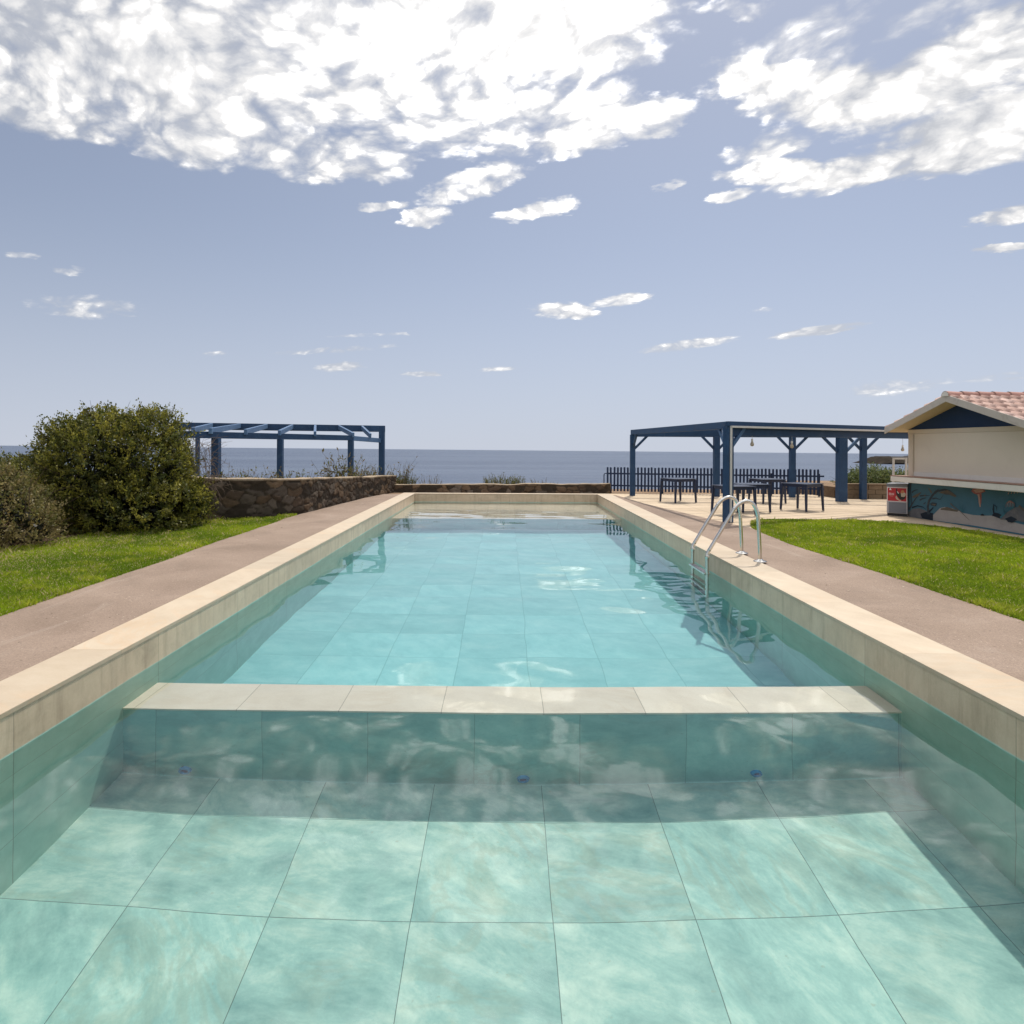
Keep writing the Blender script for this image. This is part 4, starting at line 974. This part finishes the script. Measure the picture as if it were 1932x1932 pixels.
    stroke([(1600, 660), (1640, 590), (1660, 560)], 0.04, 'mural_teal', 'painted_weed'); stroke([(1560, 680), (1620, 600), (1600, 470)], 0.04, 'mural_teal', 'painted_weed')
    shape([(1625, 430), (1660, 380), (1720, 355), (1770, 380), (1800, 450), (1790, 510), (1720, 545), (1650, 500)], 'mural_teal', 'painted_anemone')
    for k in range(7): stroke([(1710 + k * 3, 400), (1660 + k * 22, 440), (1640 + k * 26, 505)], 0.018, 'mural_pink' if k % 2 else 'mural_red', 'painted_anemone')
    shape([(1560, 705), (1680, 580), (1800, 510), (1880, 490), (1960, 520), (2060, 560), (2060, 780), (1932, 740), (1830, 720), (1740, 750), (1650, 700)], 'mural_rock', 'painted_rock')
    shape([(1640, 690), (1740, 650), (1840, 700), (1760, 755), (1690, 745)], 'mural_dark', 'painted_shadow'); stroke([(1870, 480), (1930, 540), (2010, 600)], 0.05, 'mural_leaf', 'painted_rock')
    for k in range(5): stroke([(1690 + k * 50, 290 - k * 6), (1710 + k * 50, 250 - k * 5)], 0.02, 'mural_pink', 'painted_bubble')
    stroke([(1700, 310), (1760, 230), (1830, 200)], 0.03, 'mural_teal', 'painted_weed')
    shape([(1240, 625), (1270, 610), (1300, 625), (1300, 640), (1245, 640)], 'mural_dark', 'painted_rock')
    return root
kiosk()

# ------------------------------------------------------------------ freezer, white frame, block wall by the kiosk
def freezer():
    A, B = at(1672.8, 971.6, 15.72), at(1712.2, 974, 15.44); A.z = B.z = -0.03
    d = (B - A); d.z = 0; Wd = d.length; rz = math.atan2(d.y, d.x); H = 0.775
    root = tag(empty('ice_cream_freezer', A, rz), 'grey chest freezer with a red ice cream poster at the corner of the kiosk', 'freezer')
    MB().box((0.0, 0.0, 0.06), (Wd, 0.62, H - 0.07)).build('cabinet', 'freezer_white', root, bevel=0.012)
    MB().box((0.012, 0.012, 0.0), (Wd - 0.012, 0.6, 0.06)).build('base', 'black_rubber', root)
    MB().box((-0.006, -0.012, H - 0.07), (Wd + 0.006, 0.63, H)).build('lid', 'freezer_grey', root, bevel=0.012)
    MB().box((0.045, -0.006, 0.075), (Wd - 0.03, 0.0, 0.325)).build('grille', 'freezer_grey', root, bevel=0.003)
    x0, x1, z0, z1 = 0.02, Wd - 0.022, 0.355, H - 0.105; w, h = x1 - x0, z1 - z0
    po = MB().box((x0, -0.004, z0), (x1, 0.0, z1)).build('poster', 'poster_red', root)
    P = lambda a, b, k: (x0 + a * w, -0.0042 - 0.0004 * k, z0 + b * h)
    fr = MB(); e = 0.012
    for lo, hi in (((x0 - e, z0 - e), (x1 + e, z0)), ((x0 - e, z1), (x1 + e, z1 + e)), ((x0 - e, z0), (x0, z1)), ((x1, z0), (x1 + e, z1))): fr.box((lo[0], -0.006, lo[1]), (hi[0], 0.0, hi[1]))
    fr.build('poster_frame', 'poster_white', root)
    def flat(pts, mat, k, name): MB().prism([P(a, b, k) for a, b in pts], (0, 0.0003, 0)).build(name, mat, po)
    flat([(0.42, 0.30), (0.46, 0.42), (0.60, 0.12), (0.74, 0.09), (0.66, 0.02), (0.56, 0.08), (0.46, 0.16)], 'poster_cream', 1, 'printed_swirl')
    flat([(0.44, 0.95), (0.52, 0.98), (0.50, 0.7), (0.62, 0.62), (0.70, 0.6), (0.72, 0.35), (0.86, 0.34), (0.97, 0.4), (0.9, 0.18), (0.78, 0.10), (0.66, 0.14), (0.54, 0.34), (0.45, 0.55)], 'poster_dark', 2, 'printed_cup')
    flat([(0.70, 0.62), (0.80, 0.70), (0.92, 0.66), (0.98, 0.55), (0.93, 0.40), (0.84, 0.34), (0.72, 0.36)], 'poster_cream', 3, 'printed_scoop')
    flat([(0.69, 0.66), (0.72, 0.80), (0.80, 0.86), (0.88, 0.80), (0.88, 0.68), (0.78, 0.60)], 'poster_orange', 4, 'printed_scoop')
    flat([(0.50, 0.72), (0.53, 0.76), (0.60, 0.60), (0.57, 0.56)], 'poster_white', 5, 'printed_spoon')
    flat([(0.08, 0.84), (0.13, 0.98), (0.15, 0.98), (0.21, 0.82)], 'poster_white', 1, 'printed_emblem')
    cu = bpy.data.curves.new('poster_text', 'FONT'); cu.body = 'SERANI'; cu.size = 0.16 * h * 2.0; cu.align_x = 'CENTER'; cu.align_y = 'CENTER'
    t = bpy.data.objects.new('poster_text', cu); COL.objects.link(t); dg = bpy.context.evaluated_depsgraph_get(); dg.update()
    me = bpy.data.meshes.new_from_object(t.evaluated_get(dg)); bpy.data.objects.remove(t)
    vs = [v.co.copy() for v in me.vertices]; wx = max(v.x for v in vs) - min(v.x for v in vs); hx = max(v.y for v in vs) - min(v.y for v in vs)
    for v in me.vertices:
        v.co = Vector(P(0.205 + v.co.x / wx * 0.27, 0.52 + v.co.y / hx * 0.17, 2))
    me.materials.clear(); me.materials.append(MAT['poster_white']); o = bpy.data.objects.new('lettering', me); COL.objects.link(o); o.parent = po
    flat([(0.12, 0.365), (0.30, 0.365), (0.30, 0.385), (0.12, 0.385)], 'poster_cream', 1, 'printed_line')
freezer()
def white_frame():
    a, b = at(1685.5, 900, 16.6), at(1709.5, 900, 16.5); a.z = b.z = -0.03; zt = at(1690, 861.5, 16.55).z + 0.03
    root = tag(empty('white_frame', a), 'thin white metal frame with a dark top bar standing behind the freezer', 'metal frame'); d = b - a
    MB().box((-0.02, -0.02, 0), (0.02, 0.02, zt - 0.026)).build('upright', 'white_pipe', root); MB().box((d.x - 0.02, d.y - 0.02, 0), (d.x + 0.02, d.y + 0.02, zt - 0.026)).build('upright', 'white_pipe', root)
    MB().beam((-0.02, 0, zt - 0.05), (d.x + 0.02, d.y, zt - 0.05), 0.034, 0.045).build('crossbar', 'white_pipe', root)
    MB().beam((-0.04, 0, zt - 0.01), (d.x + 0.3, d.y, zt - 0.01), 0.05, 0.03).build('top_bar', 'freezer_grey', root)
white_frame()
def block_wall():
    a, b = Vector((10.75, 20.95, 0)), Vector((16.5, 20.6, 0)); root = MB(); n = 13; g = np.random.default_rng(1); d = (b - a)
    for r_ in range(3):
        for k in range(n):
            t0, t1 = (k + 0.5 * (r_ % 2)) / n, (k + 0.96 + 0.5 * (r_ % 2)) / n; p, q = a + d * t0, a + d * t1; z = 0.0 + r_ * 0.15 - 0.04; j = g.normal(0, 0.006)
            root.beam((p.x, p.y + j, z + 0.073), (q.x, q.y + j, z + 0.073), 0.24, 0.143)
    root.beam((a.x, a.y + 0.01, 0.2), (b.x, b.y + 0.01, 0.2), 0.2, 0.45); root.beam((a.x - 0.03, a.y, 0.428), (b.x, b.y, 0.428), 0.28, 0.035)
    o = root.build('block_wall', 'block_wall', bevel=0.006); tag(o, 'low brown block wall below the leafy shrub, between picket fence and kiosk', 'wall')
    structure(MB().box((10.7, 21.1, -0.1), (30, 25.1, 0.32)).build('planting_bed', 'soil'))
block_wall()

# ------------------------------------------------------------------ pool ladder
def ladder():
    root = tag(empty('pool_ladder', (3.588, 9.47, 0)), 'steel pool ladder with two arched handrails over the edge of the pool', 'pool ladder')
    prof = [(3.59, 0.0), (3.575, 0.35), (3.56, 0.60), (3.545, 0.69), (3.515, 0.765), (3.47, 0.82), (3.41, 0.845), (3.35, 0.835), (3.29, 0.80), (3.235, 0.745), (3.19, 0.675), (2.905, 0.20), (2.87, 0.145), (2.855, 0.10), (2.85, 0.05), (2.85, -0.3), (2.85, -1.25)]
    # smooth the arch
    def cr(p):
        out = []
        for i in range(len(p) - 1):
            p0, p1, p2, p3 = p[max(i - 1, 0)], p[i], p[i + 1], p[min(i + 2, len(p) - 1)]
            for k in range(5):
                t = k / 5; out.append(tuple(0.5 * ((2 * p1[j]) + (-p0[j] + p2[j]) * t + (2 * p0[j] - 5 * p1[j] + 4 * p2[j] - p3[j]) * t * t + (-p0[j] + 3 * p1[j] - 3 * p2[j] + p3[j]) * t ** 3) for j in (0, 1)))
        return out + [p[-1]]
    Q = cr(prof); o0 = Vector((3.588, 9.47, 0))
    for Y in (9.82, 9.12):
        r_ = MB().tube([Vector((x, Y, z)) - o0 for x, z in Q], 0.0255, 18).build('handrail', 'steel', root, smooth=True)
        MB().lathe(Vector((3.59, Y, 0)) - o0, [(0.092, 0.0), (0.092, 0.006), (0.075, 0.014), (0.04, 0.02), (0.036, 0.035)], 28).build('flange', 'steel', r_, smooth=True)
        MB().lathe(Vector((2.85, Y, 0.035)) - o0, [(0.029, 0), (0.0305, 0.004), (0.0305, 0.045), (0.029, 0.05)], 18).build('collar', 'steel', r_, smooth=True)
    for z in (-0.17, -0.47, -0.77, -1.07):
        s = MB().box(Vector((2.80, 9.10, z - 0.018)) - o0, Vector((2.885, 9.84, z + 0.008)) - o0)
        for k in range(4): s.box(Vector((2.808 + k * 0.019, 9.16, z + 0.008)) - o0, Vector((2.818 + k * 0.019, 9.78, z + 0.012)) - o0, 1)
        s.build('step', ['steel', 'freezer_grey'], root, bevel=0.004)
ladder()

# ------------------------------------------------------------------ small litter on the path
def litter():
    g = np.random.default_rng(15); V, A = [], []
    for k in range(240):
        y = g.uniform(3.5, 16); x = g.uniform(-4.65, -3.42) if g.random() < 0.5 else g.uniform(3.62, 4.8)
        V.append((x, y, -0.0205)); A.append((g.normal(), g.normal(), 0.02))
    n = len(V); l = g.uniform(0.012, 0.035, n); Vm, Fm = leaves_mesh(np.array(V), np.array(A), l, l * g.uniform(0.15, 0.4, n), g, 0.1)
    Vm[:, 2] = np.maximum(Vm[:, 2], -0.0205) + 0.0; c = np.array([[0.08, 0.055, 0.03], [0.30, 0.24, 0.17], [0.5, 0.43, 0.35]])[g.integers(0, 3, n)]
    o = np_obj('leaf_litter', Vm, Fm, 'dry_stem', cols=np.repeat(c, 4, 0)); o['kind'] = 'stuff'; o['label'] = 'tiny dry leaf scraps scattered over the paths'; o['category'] = 'litter'
litter()

# ------------------------------------------------------------------ sun, sky, clouds
SUN_EL, SUN_AZ = R(61), R(23)       # azimuth from +Y (out to sea) towards +X
sd = bpy.data.lights.new('sun', 'SUN'); sd.energy = 2.55; sd.angle = R(0.53); sd.color = (1.0, 0.94, 0.84); sd.cycles.is_caustics_light = True
so = bpy.data.objects.new('sun', sd); COL.objects.link(so)
dirv = Vector((math.sin(SUN_AZ) * math.cos(SUN_EL), math.cos(SUN_AZ) * math.cos(SUN_EL), math.sin(SUN_EL)))
so.rotation_euler = dirv.to_track_quat('Z', 'Y').to_euler(); so.location = (0, 0, 30)

def world():
    w = bpy.data.worlds.new('World'); S.world = w; w.use_nodes = True; t = w.node_tree; t.nodes.clear()
    out = t.nodes.new('ShaderNodeOutputWorld'); bg = t.nodes.new('ShaderNodeBackground'); t.links.new(bg.outputs[0], out.inputs[0])
    bg.inputs[1].default_value = 0.15
    gen = nd(t, 'ShaderNodeTexCoord', out=0)
    nd(t, 'ShaderNodeSeparateXYZ', [gen]); sp = t.nodes[-1]
    zc = M(t, 'ADD', M(t, 'MULTIPLY', M(t, 'MAXIMUM', sp.outputs[2], 0.0), 0.86), 0.13)
    dv = nd(t, 'ShaderNodeCombineXYZ', [sp.outputs[0], sp.outputs[1], zc]); dvr = gen
    sky = t.nodes.new('ShaderNodeTexSky'); sky.sky_type = 'NISHITA'; sky.sun_disc = False
    sky.sun_elevation = SUN_EL; sky.sun_rotation = SUN_AZ; sky.altitude = 10; sky.air_density = 1.0; sky.dust_density = 0.7; sky.ozone_density = 2.2
    t.links.new(dv, sky.inputs[0])
    hsv = nd(t, 'ShaderNodeHueSaturation', {'Hue': 0.504, 'Saturation': SKY_SAT, 'Value': SKY_VAL, 'Color': sky.outputs[0]})
    hf = M(t, 'POWER', M(t, 'SUBTRACT', 1.0, M(t, 'MINIMUM', M(t, 'DIVIDE', M(t, 'MAXIMUM', sp.outputs[2], 0.0), 0.34), 1.0)), 1.7)
    base = mixc(t, M(t, 'MULTIPLY', hf, 0.85), hsv, HAZE)
    # cloud deck seen in perspective: plane coordinates of the view direction
    zz = M(t, 'MAXIMUM', sp.outputs[2], 0.03)
    u, v = M(t, 'DIVIDE', sp.outputs[0], zz), M(t, 'DIVIDE', sp.outputs[1], zz)
    P = nd(t, 'ShaderNodeCombineXYZ', [u, v, 0.0])
    wn = noise(t, P, 1.3, 3, 0.5, out=1); Pw = VM(t, 'ADD', P, VM(t, 'MULTIPLY', VM(t, 'SUBTRACT', wn, (0.5, 0.5, 0.5)), (0.25, 0.25, 0)))
    wb = noise(t, P, 5.5, 5, 0.6, 0.0, out=1); Pb = VM(t, 'ADD', P, VM(t, 'MULTIPLY', VM(t, 'SUBTRACT', wb, (0.5, 0.5, 0.5)), (0.26, 0.30, 0)))
    def plane(px, py):
        d = ray(px, py); return d.x / d.z, d.y / d.z
    cov = None
    for (px, py, sx, sy, ang, st) in CLOUDS:
        c = plane(px, py); a = math.radians(ang); ex, ey = (math.cos(a), math.sin(a)), (-math.sin(a), math.cos(a))
        h = 0.25
        p1 = plane(px + ex[0] * sx * h, py + ex[1] * sx * h); p2 = plane(px + ey[0] * sy * h, py + ey[1] * sy * h)
        J = np.array([[(p1[0] - c[0]) / h, (p2[0] - c[0]) / h], [(p1[1] - c[1]) / h, (p2[1] - c[1]) / h]]); I = np.linalg.inv(J)
        d = VM(t, 'SUBTRACT', Pb, (c[0], c[1], 0))
        q1 = VM(t, 'DOT_PRODUCT', d, (I[0, 0], I[0, 1], 0), out=1); q2 = VM(t, 'DOT_PRODUCT', d, (I[1, 0], I[1, 1], 0), out=1)
        r2 = M(t, 'ADD', M(t, 'MULTIPLY', q1, q1), M(t, 'MULTIPLY', q2, q2))
        k = M(t, 'MULTIPLY', M(t, 'SUBTRACT', 1.0, smooth(t, r2, 0.15, 1.7)), st)
        cov = k if cov is None else M(t, 'MAXIMUM', cov, k)
    # unseen cloud deck overhead and behind, added for fill light and reflections
    over = M(t, 'MULTIPLY', smooth(t, sp.outputs[2], 0.56, 0.66), 0.75); cov = M(t, 'MAXIMUM', cov, over)
    behind = M(t, 'MULTIPLY', smooth(t, M(t, 'MULTIPLY', sp.outputs[1], -1.0), -0.1, 0.15), 0.60); cov = M(t, 'MAXIMUM', cov, behind)
    zq = M(t, 'ADD', M(t, 'MAXIMUM', sp.outputs[2], 0.0), 0.30)
    Q = nd(t, 'ShaderNodeCombineXYZ', [M(t, 'DIVIDE', sp.outputs[0], zq), M(t, 'DIVIDE', sp.outputs[1], zq), 0.0])
    qn = noise(t, Q, 2.2, 3, 0.5, out=1); Qw = VM(t, 'ADD', Q, VM(t, 'MULTIPLY', VM(t, 'SUBTRACT', qn, (0.5, 0.5, 0.5)), (0.22, 0.22, 0)))
    rotP = nd(t, 'ShaderNodeVectorRotate', {'Vector': Qw, 'Angle': 0.6, 'Axis': (0, 0, 1)}); Ps = VM(t, 'MULTIPLY', rotP, (1.0, 1.15, 1.0))
    n1 = noise(t, Ps, 6.2, 12, 0.66, 0.0); n2 = noise(t, VM(t, 'ADD', Ps, (0.016, 0.03, 0)), 6.2, 9, 0.66, 0.0)
    fw = noise(t, Ps, 14.0, 4, 0.6, 0.0, out=1); Pv = VM(t, 'ADD', Ps, VM(t, 'MULTIPLY', VM(t, 'SUBTRACT', fw, (0.5, 0.5, 0.5)), (0.06, 0.06, 0)))
    puff = nd(t, 'ShaderNodeTexVoronoi', {'Vector': Pv, 'Scale': 16.0, 'Smoothness': 0.25, 'Detail': 0.0}, out=0, feature='SMOOTH_F1')
    puff2 = nd(t, 'ShaderNodeTexVoronoi', {'Vector': Pv, 'Scale': 38.0, 'Smoothness': 0.25, 'Detail': 0.0}, out=0, feature='SMOOTH_F1')
    pf = M(t, 'ADD', M(t, 'MULTIPLY', M(t, 'SUBTRACT', 0.45, puff), 0.95), M(t, 'MULTIPLY', M(t, 'SUBTRACT', 0.45, puff2), 0.55))
    big = noise(t, Ps, 2.0, 3, 0.5, 0.3)
    dens = M(t, 'ADD', M(t, 'ADD', M(t, 'MULTIPLY', M(t, 'SUBTRACT', n1, 0.5), 2.4), M(t, 'MULTIPLY', M(t, 'SUBTRACT', big, 0.5), 0.9)), pf)
    lvl = M(t, 'ADD', M(t, 'SUBTRACT', M(t, 'MULTIPLY', cov, 1.36), 0.40), dens)
    alpha = M(t, 'MULTIPLY', smooth(t, lvl, -0.36, 0.92), smooth(t, cov, 0.02, 0.3))
    # bright tops, greyer hollows between the puffs
    shade = M(t, 'ADD', M(t, 'MULTIPLY', M(t, 'SUBTRACT', n1, n2), 0.85), M(t, 'MULTIPLY', pf, 0.42))
    glow = smooth(t, VM(t, 'DOT_PRODUCT', dvr, tuple(Vector((0.05, 0.80, 0.58)).normalized()), out=1), 0.84, 1.0)
    br = M(t, 'ADD', M(t, 'ADD', M(t, 'MULTIPLY', smooth(t, lvl, 0.0, 1.5), 0.24), 0.74), M(t, 'ADD', shade, M(t, 'MULTIPLY', glow, 0.26)))
    br = M(t, 'MINIMUM', M(t, 'MAXIMUM', br, 0.66), 1.25)
    # unseen clouds overhead and behind are brightened to add fill light
    lift = M(t, 'ADD', 1.0, M(t, 'MULTIPLY', smooth(t, sp.outputs[2], 0.60, 0.78), 1.1)); lift = M(t, 'ADD', lift, M(t, 'MULTIPLY', smooth(t, M(t, 'MULTIPLY', sp.outputs[1], -1.0), 0.0, 0.3), 0.35))
    lift = M(t, 'MULTIPLY', lift, M(t, 'ADD', 1.0, M(t, 'MULTIPLY', smooth(t, br, 0.94, 1.25), 0.65)))
    tintc = mixc(t, smooth(t, br, 0.6, 1.0), (0.90, 0.93, 1.0, 1), (1.0, 0.99, 0.985, 1))
    kb = M(t, 'MULTIPLY', M(t, 'MULTIPLY', br, lift), CLOUD_VAL)
    cl = mixc(t, 1.0, nd(t, 'ShaderNodeCombineColor', [kb, kb, kb]), tintc, 'MULTIPLY')
    fade = smooth(t, sp.outputs[2], 0.0, 0.30)
    cl = mixc(t, M(t, 'ADD', M(t, 'MULTIPLY', fade, 0.35), 0.65), base, cl)
    col = mixc(t, alpha, base, cl); t.links.new(col, bg.inputs[0])
SKY_SAT, SKY_VAL, CLOUD_VAL = 0.66, 0.49, 4.5
HAZE = (2.65, 2.80, 3.22, 1)
CLOUDS = [(90, 205, 190, 60, 12, 1.0), (150, 70, 300, 150, 10, 0.95), (430, 140, 300, 160, 8, 0.95), (330, 255, 130, 55, 20, 0.75), (650, 298, 150, 45, 3, 0.85), (520, 270, 110, 60, 15, 0.8),
          (700, 110, 280, 150, 5, 0.95), (950, 50, 300, 120, 0, 1.25), (1130, 40, 130, 75, 0, 1.0), (900, 225, 200, 80, -5, 0.85), (1090, 235, 120, 60, -15, 0.95), (1235, 215, 85, 36, -10, 0.95),
          (885, 350, 105, 28, -18, 0.95), (805, 412, 48, 20, -10, 0.9), (722, 393, 46, 11, -5, 0.8), (1012, 396, 64, 18, -12, 1.0), (905, 215, 30, 20, 0, 0.9),
          (1440, 155, 110, 48, -5, 1.1), (1620, 185, 190, 75, -8, 1.15), (1800, 130, 190, 70, -20, 1.2), (1880, 90, 140, 70, -15, 1.0), (1850, 255, 210, 70, -14, 1.35), (1640, 320, 200, 30, -12, 1.1),
          (1480, 328, 130, 22, -3, 1.05), (1450, 280, 80, 30, -10, 0.62), (1410, 15, 95, 34, 0, 0.75), (1570, 70, 190, 60, -10, 0.5), (1700, 40, 200, 50, -15, 0.5), (1382, 371, 46, 12, -8, 0.9), (1900, 408, 70, 17, -10, 1.0), (1890, 468, 64, 9, -2, 1.0),
          (1260, 350, 36, 9, -15, 0.75), (160, 580, 100, 21, 3, 0.62), (1066, 587, 62, 15, 3, 0.98), (1172, 567, 52, 11, -8, 0.95), (1290, 652, 86, 10, -8, 0.9), (1545, 624, 96, 9, -8, 0.9), (640, 692, 44, 9, -3, 0.85),
          (795, 706, 42, 5, 0, 0.85), (943, 696, 38, 5, -3, 0.82), (630, 660, 120, 6, -4, 0.45), (1690, 735, 100, 16, -5, 0.55), (1885, 712, 80, 8, -5, 0.6), (135, 512, 34, 9, 3, 0.5), (40, 478, 36, 7, 3, 0.45), (700, 632, 90, 4, -2, 0.5), (1440, 585, 40, 6, -5, 0.4), (405, 667, 30, 4, 0, 0.5)]
world()

# ------------------------------------------------------------------ camera and render settings
cd = bpy.data.cameras.new('camera'); co = bpy.data.objects.new('camera', cd); COL.objects.link(co)
cd.sensor_width = 36; cd.lens = 36 * F / 1932; cd.shift_x = (966 - CX) / 1932; cd.shift_y = -(966 - CY) / 1932
cd.clip_start = 0.05; cd.clip_end = 12000; co.location = EYE; co.rotation_euler = (R(90), -ROLL, 0)
S.camera = co
S.view_settings.view_transform = 'Standard'; S.view_settings.look = 'None'; S.view_settings.exposure = 0.52; S.view_settings.gamma = 1.0
c = S.cycles
c.max_bounces = 12; c.diffuse_bounces = 4; c.glossy_bounces = 4; c.transmission_bounces = 8; c.transparent_max_bounces = 8
c.caustics_reflective = False; c.caustics_refractive = True; c.sample_clamp_indirect = 6.0; c.sample_clamp_direct = 0
c.use_denoising = True; c.denoiser = 'OPENIMAGEDENOISE'
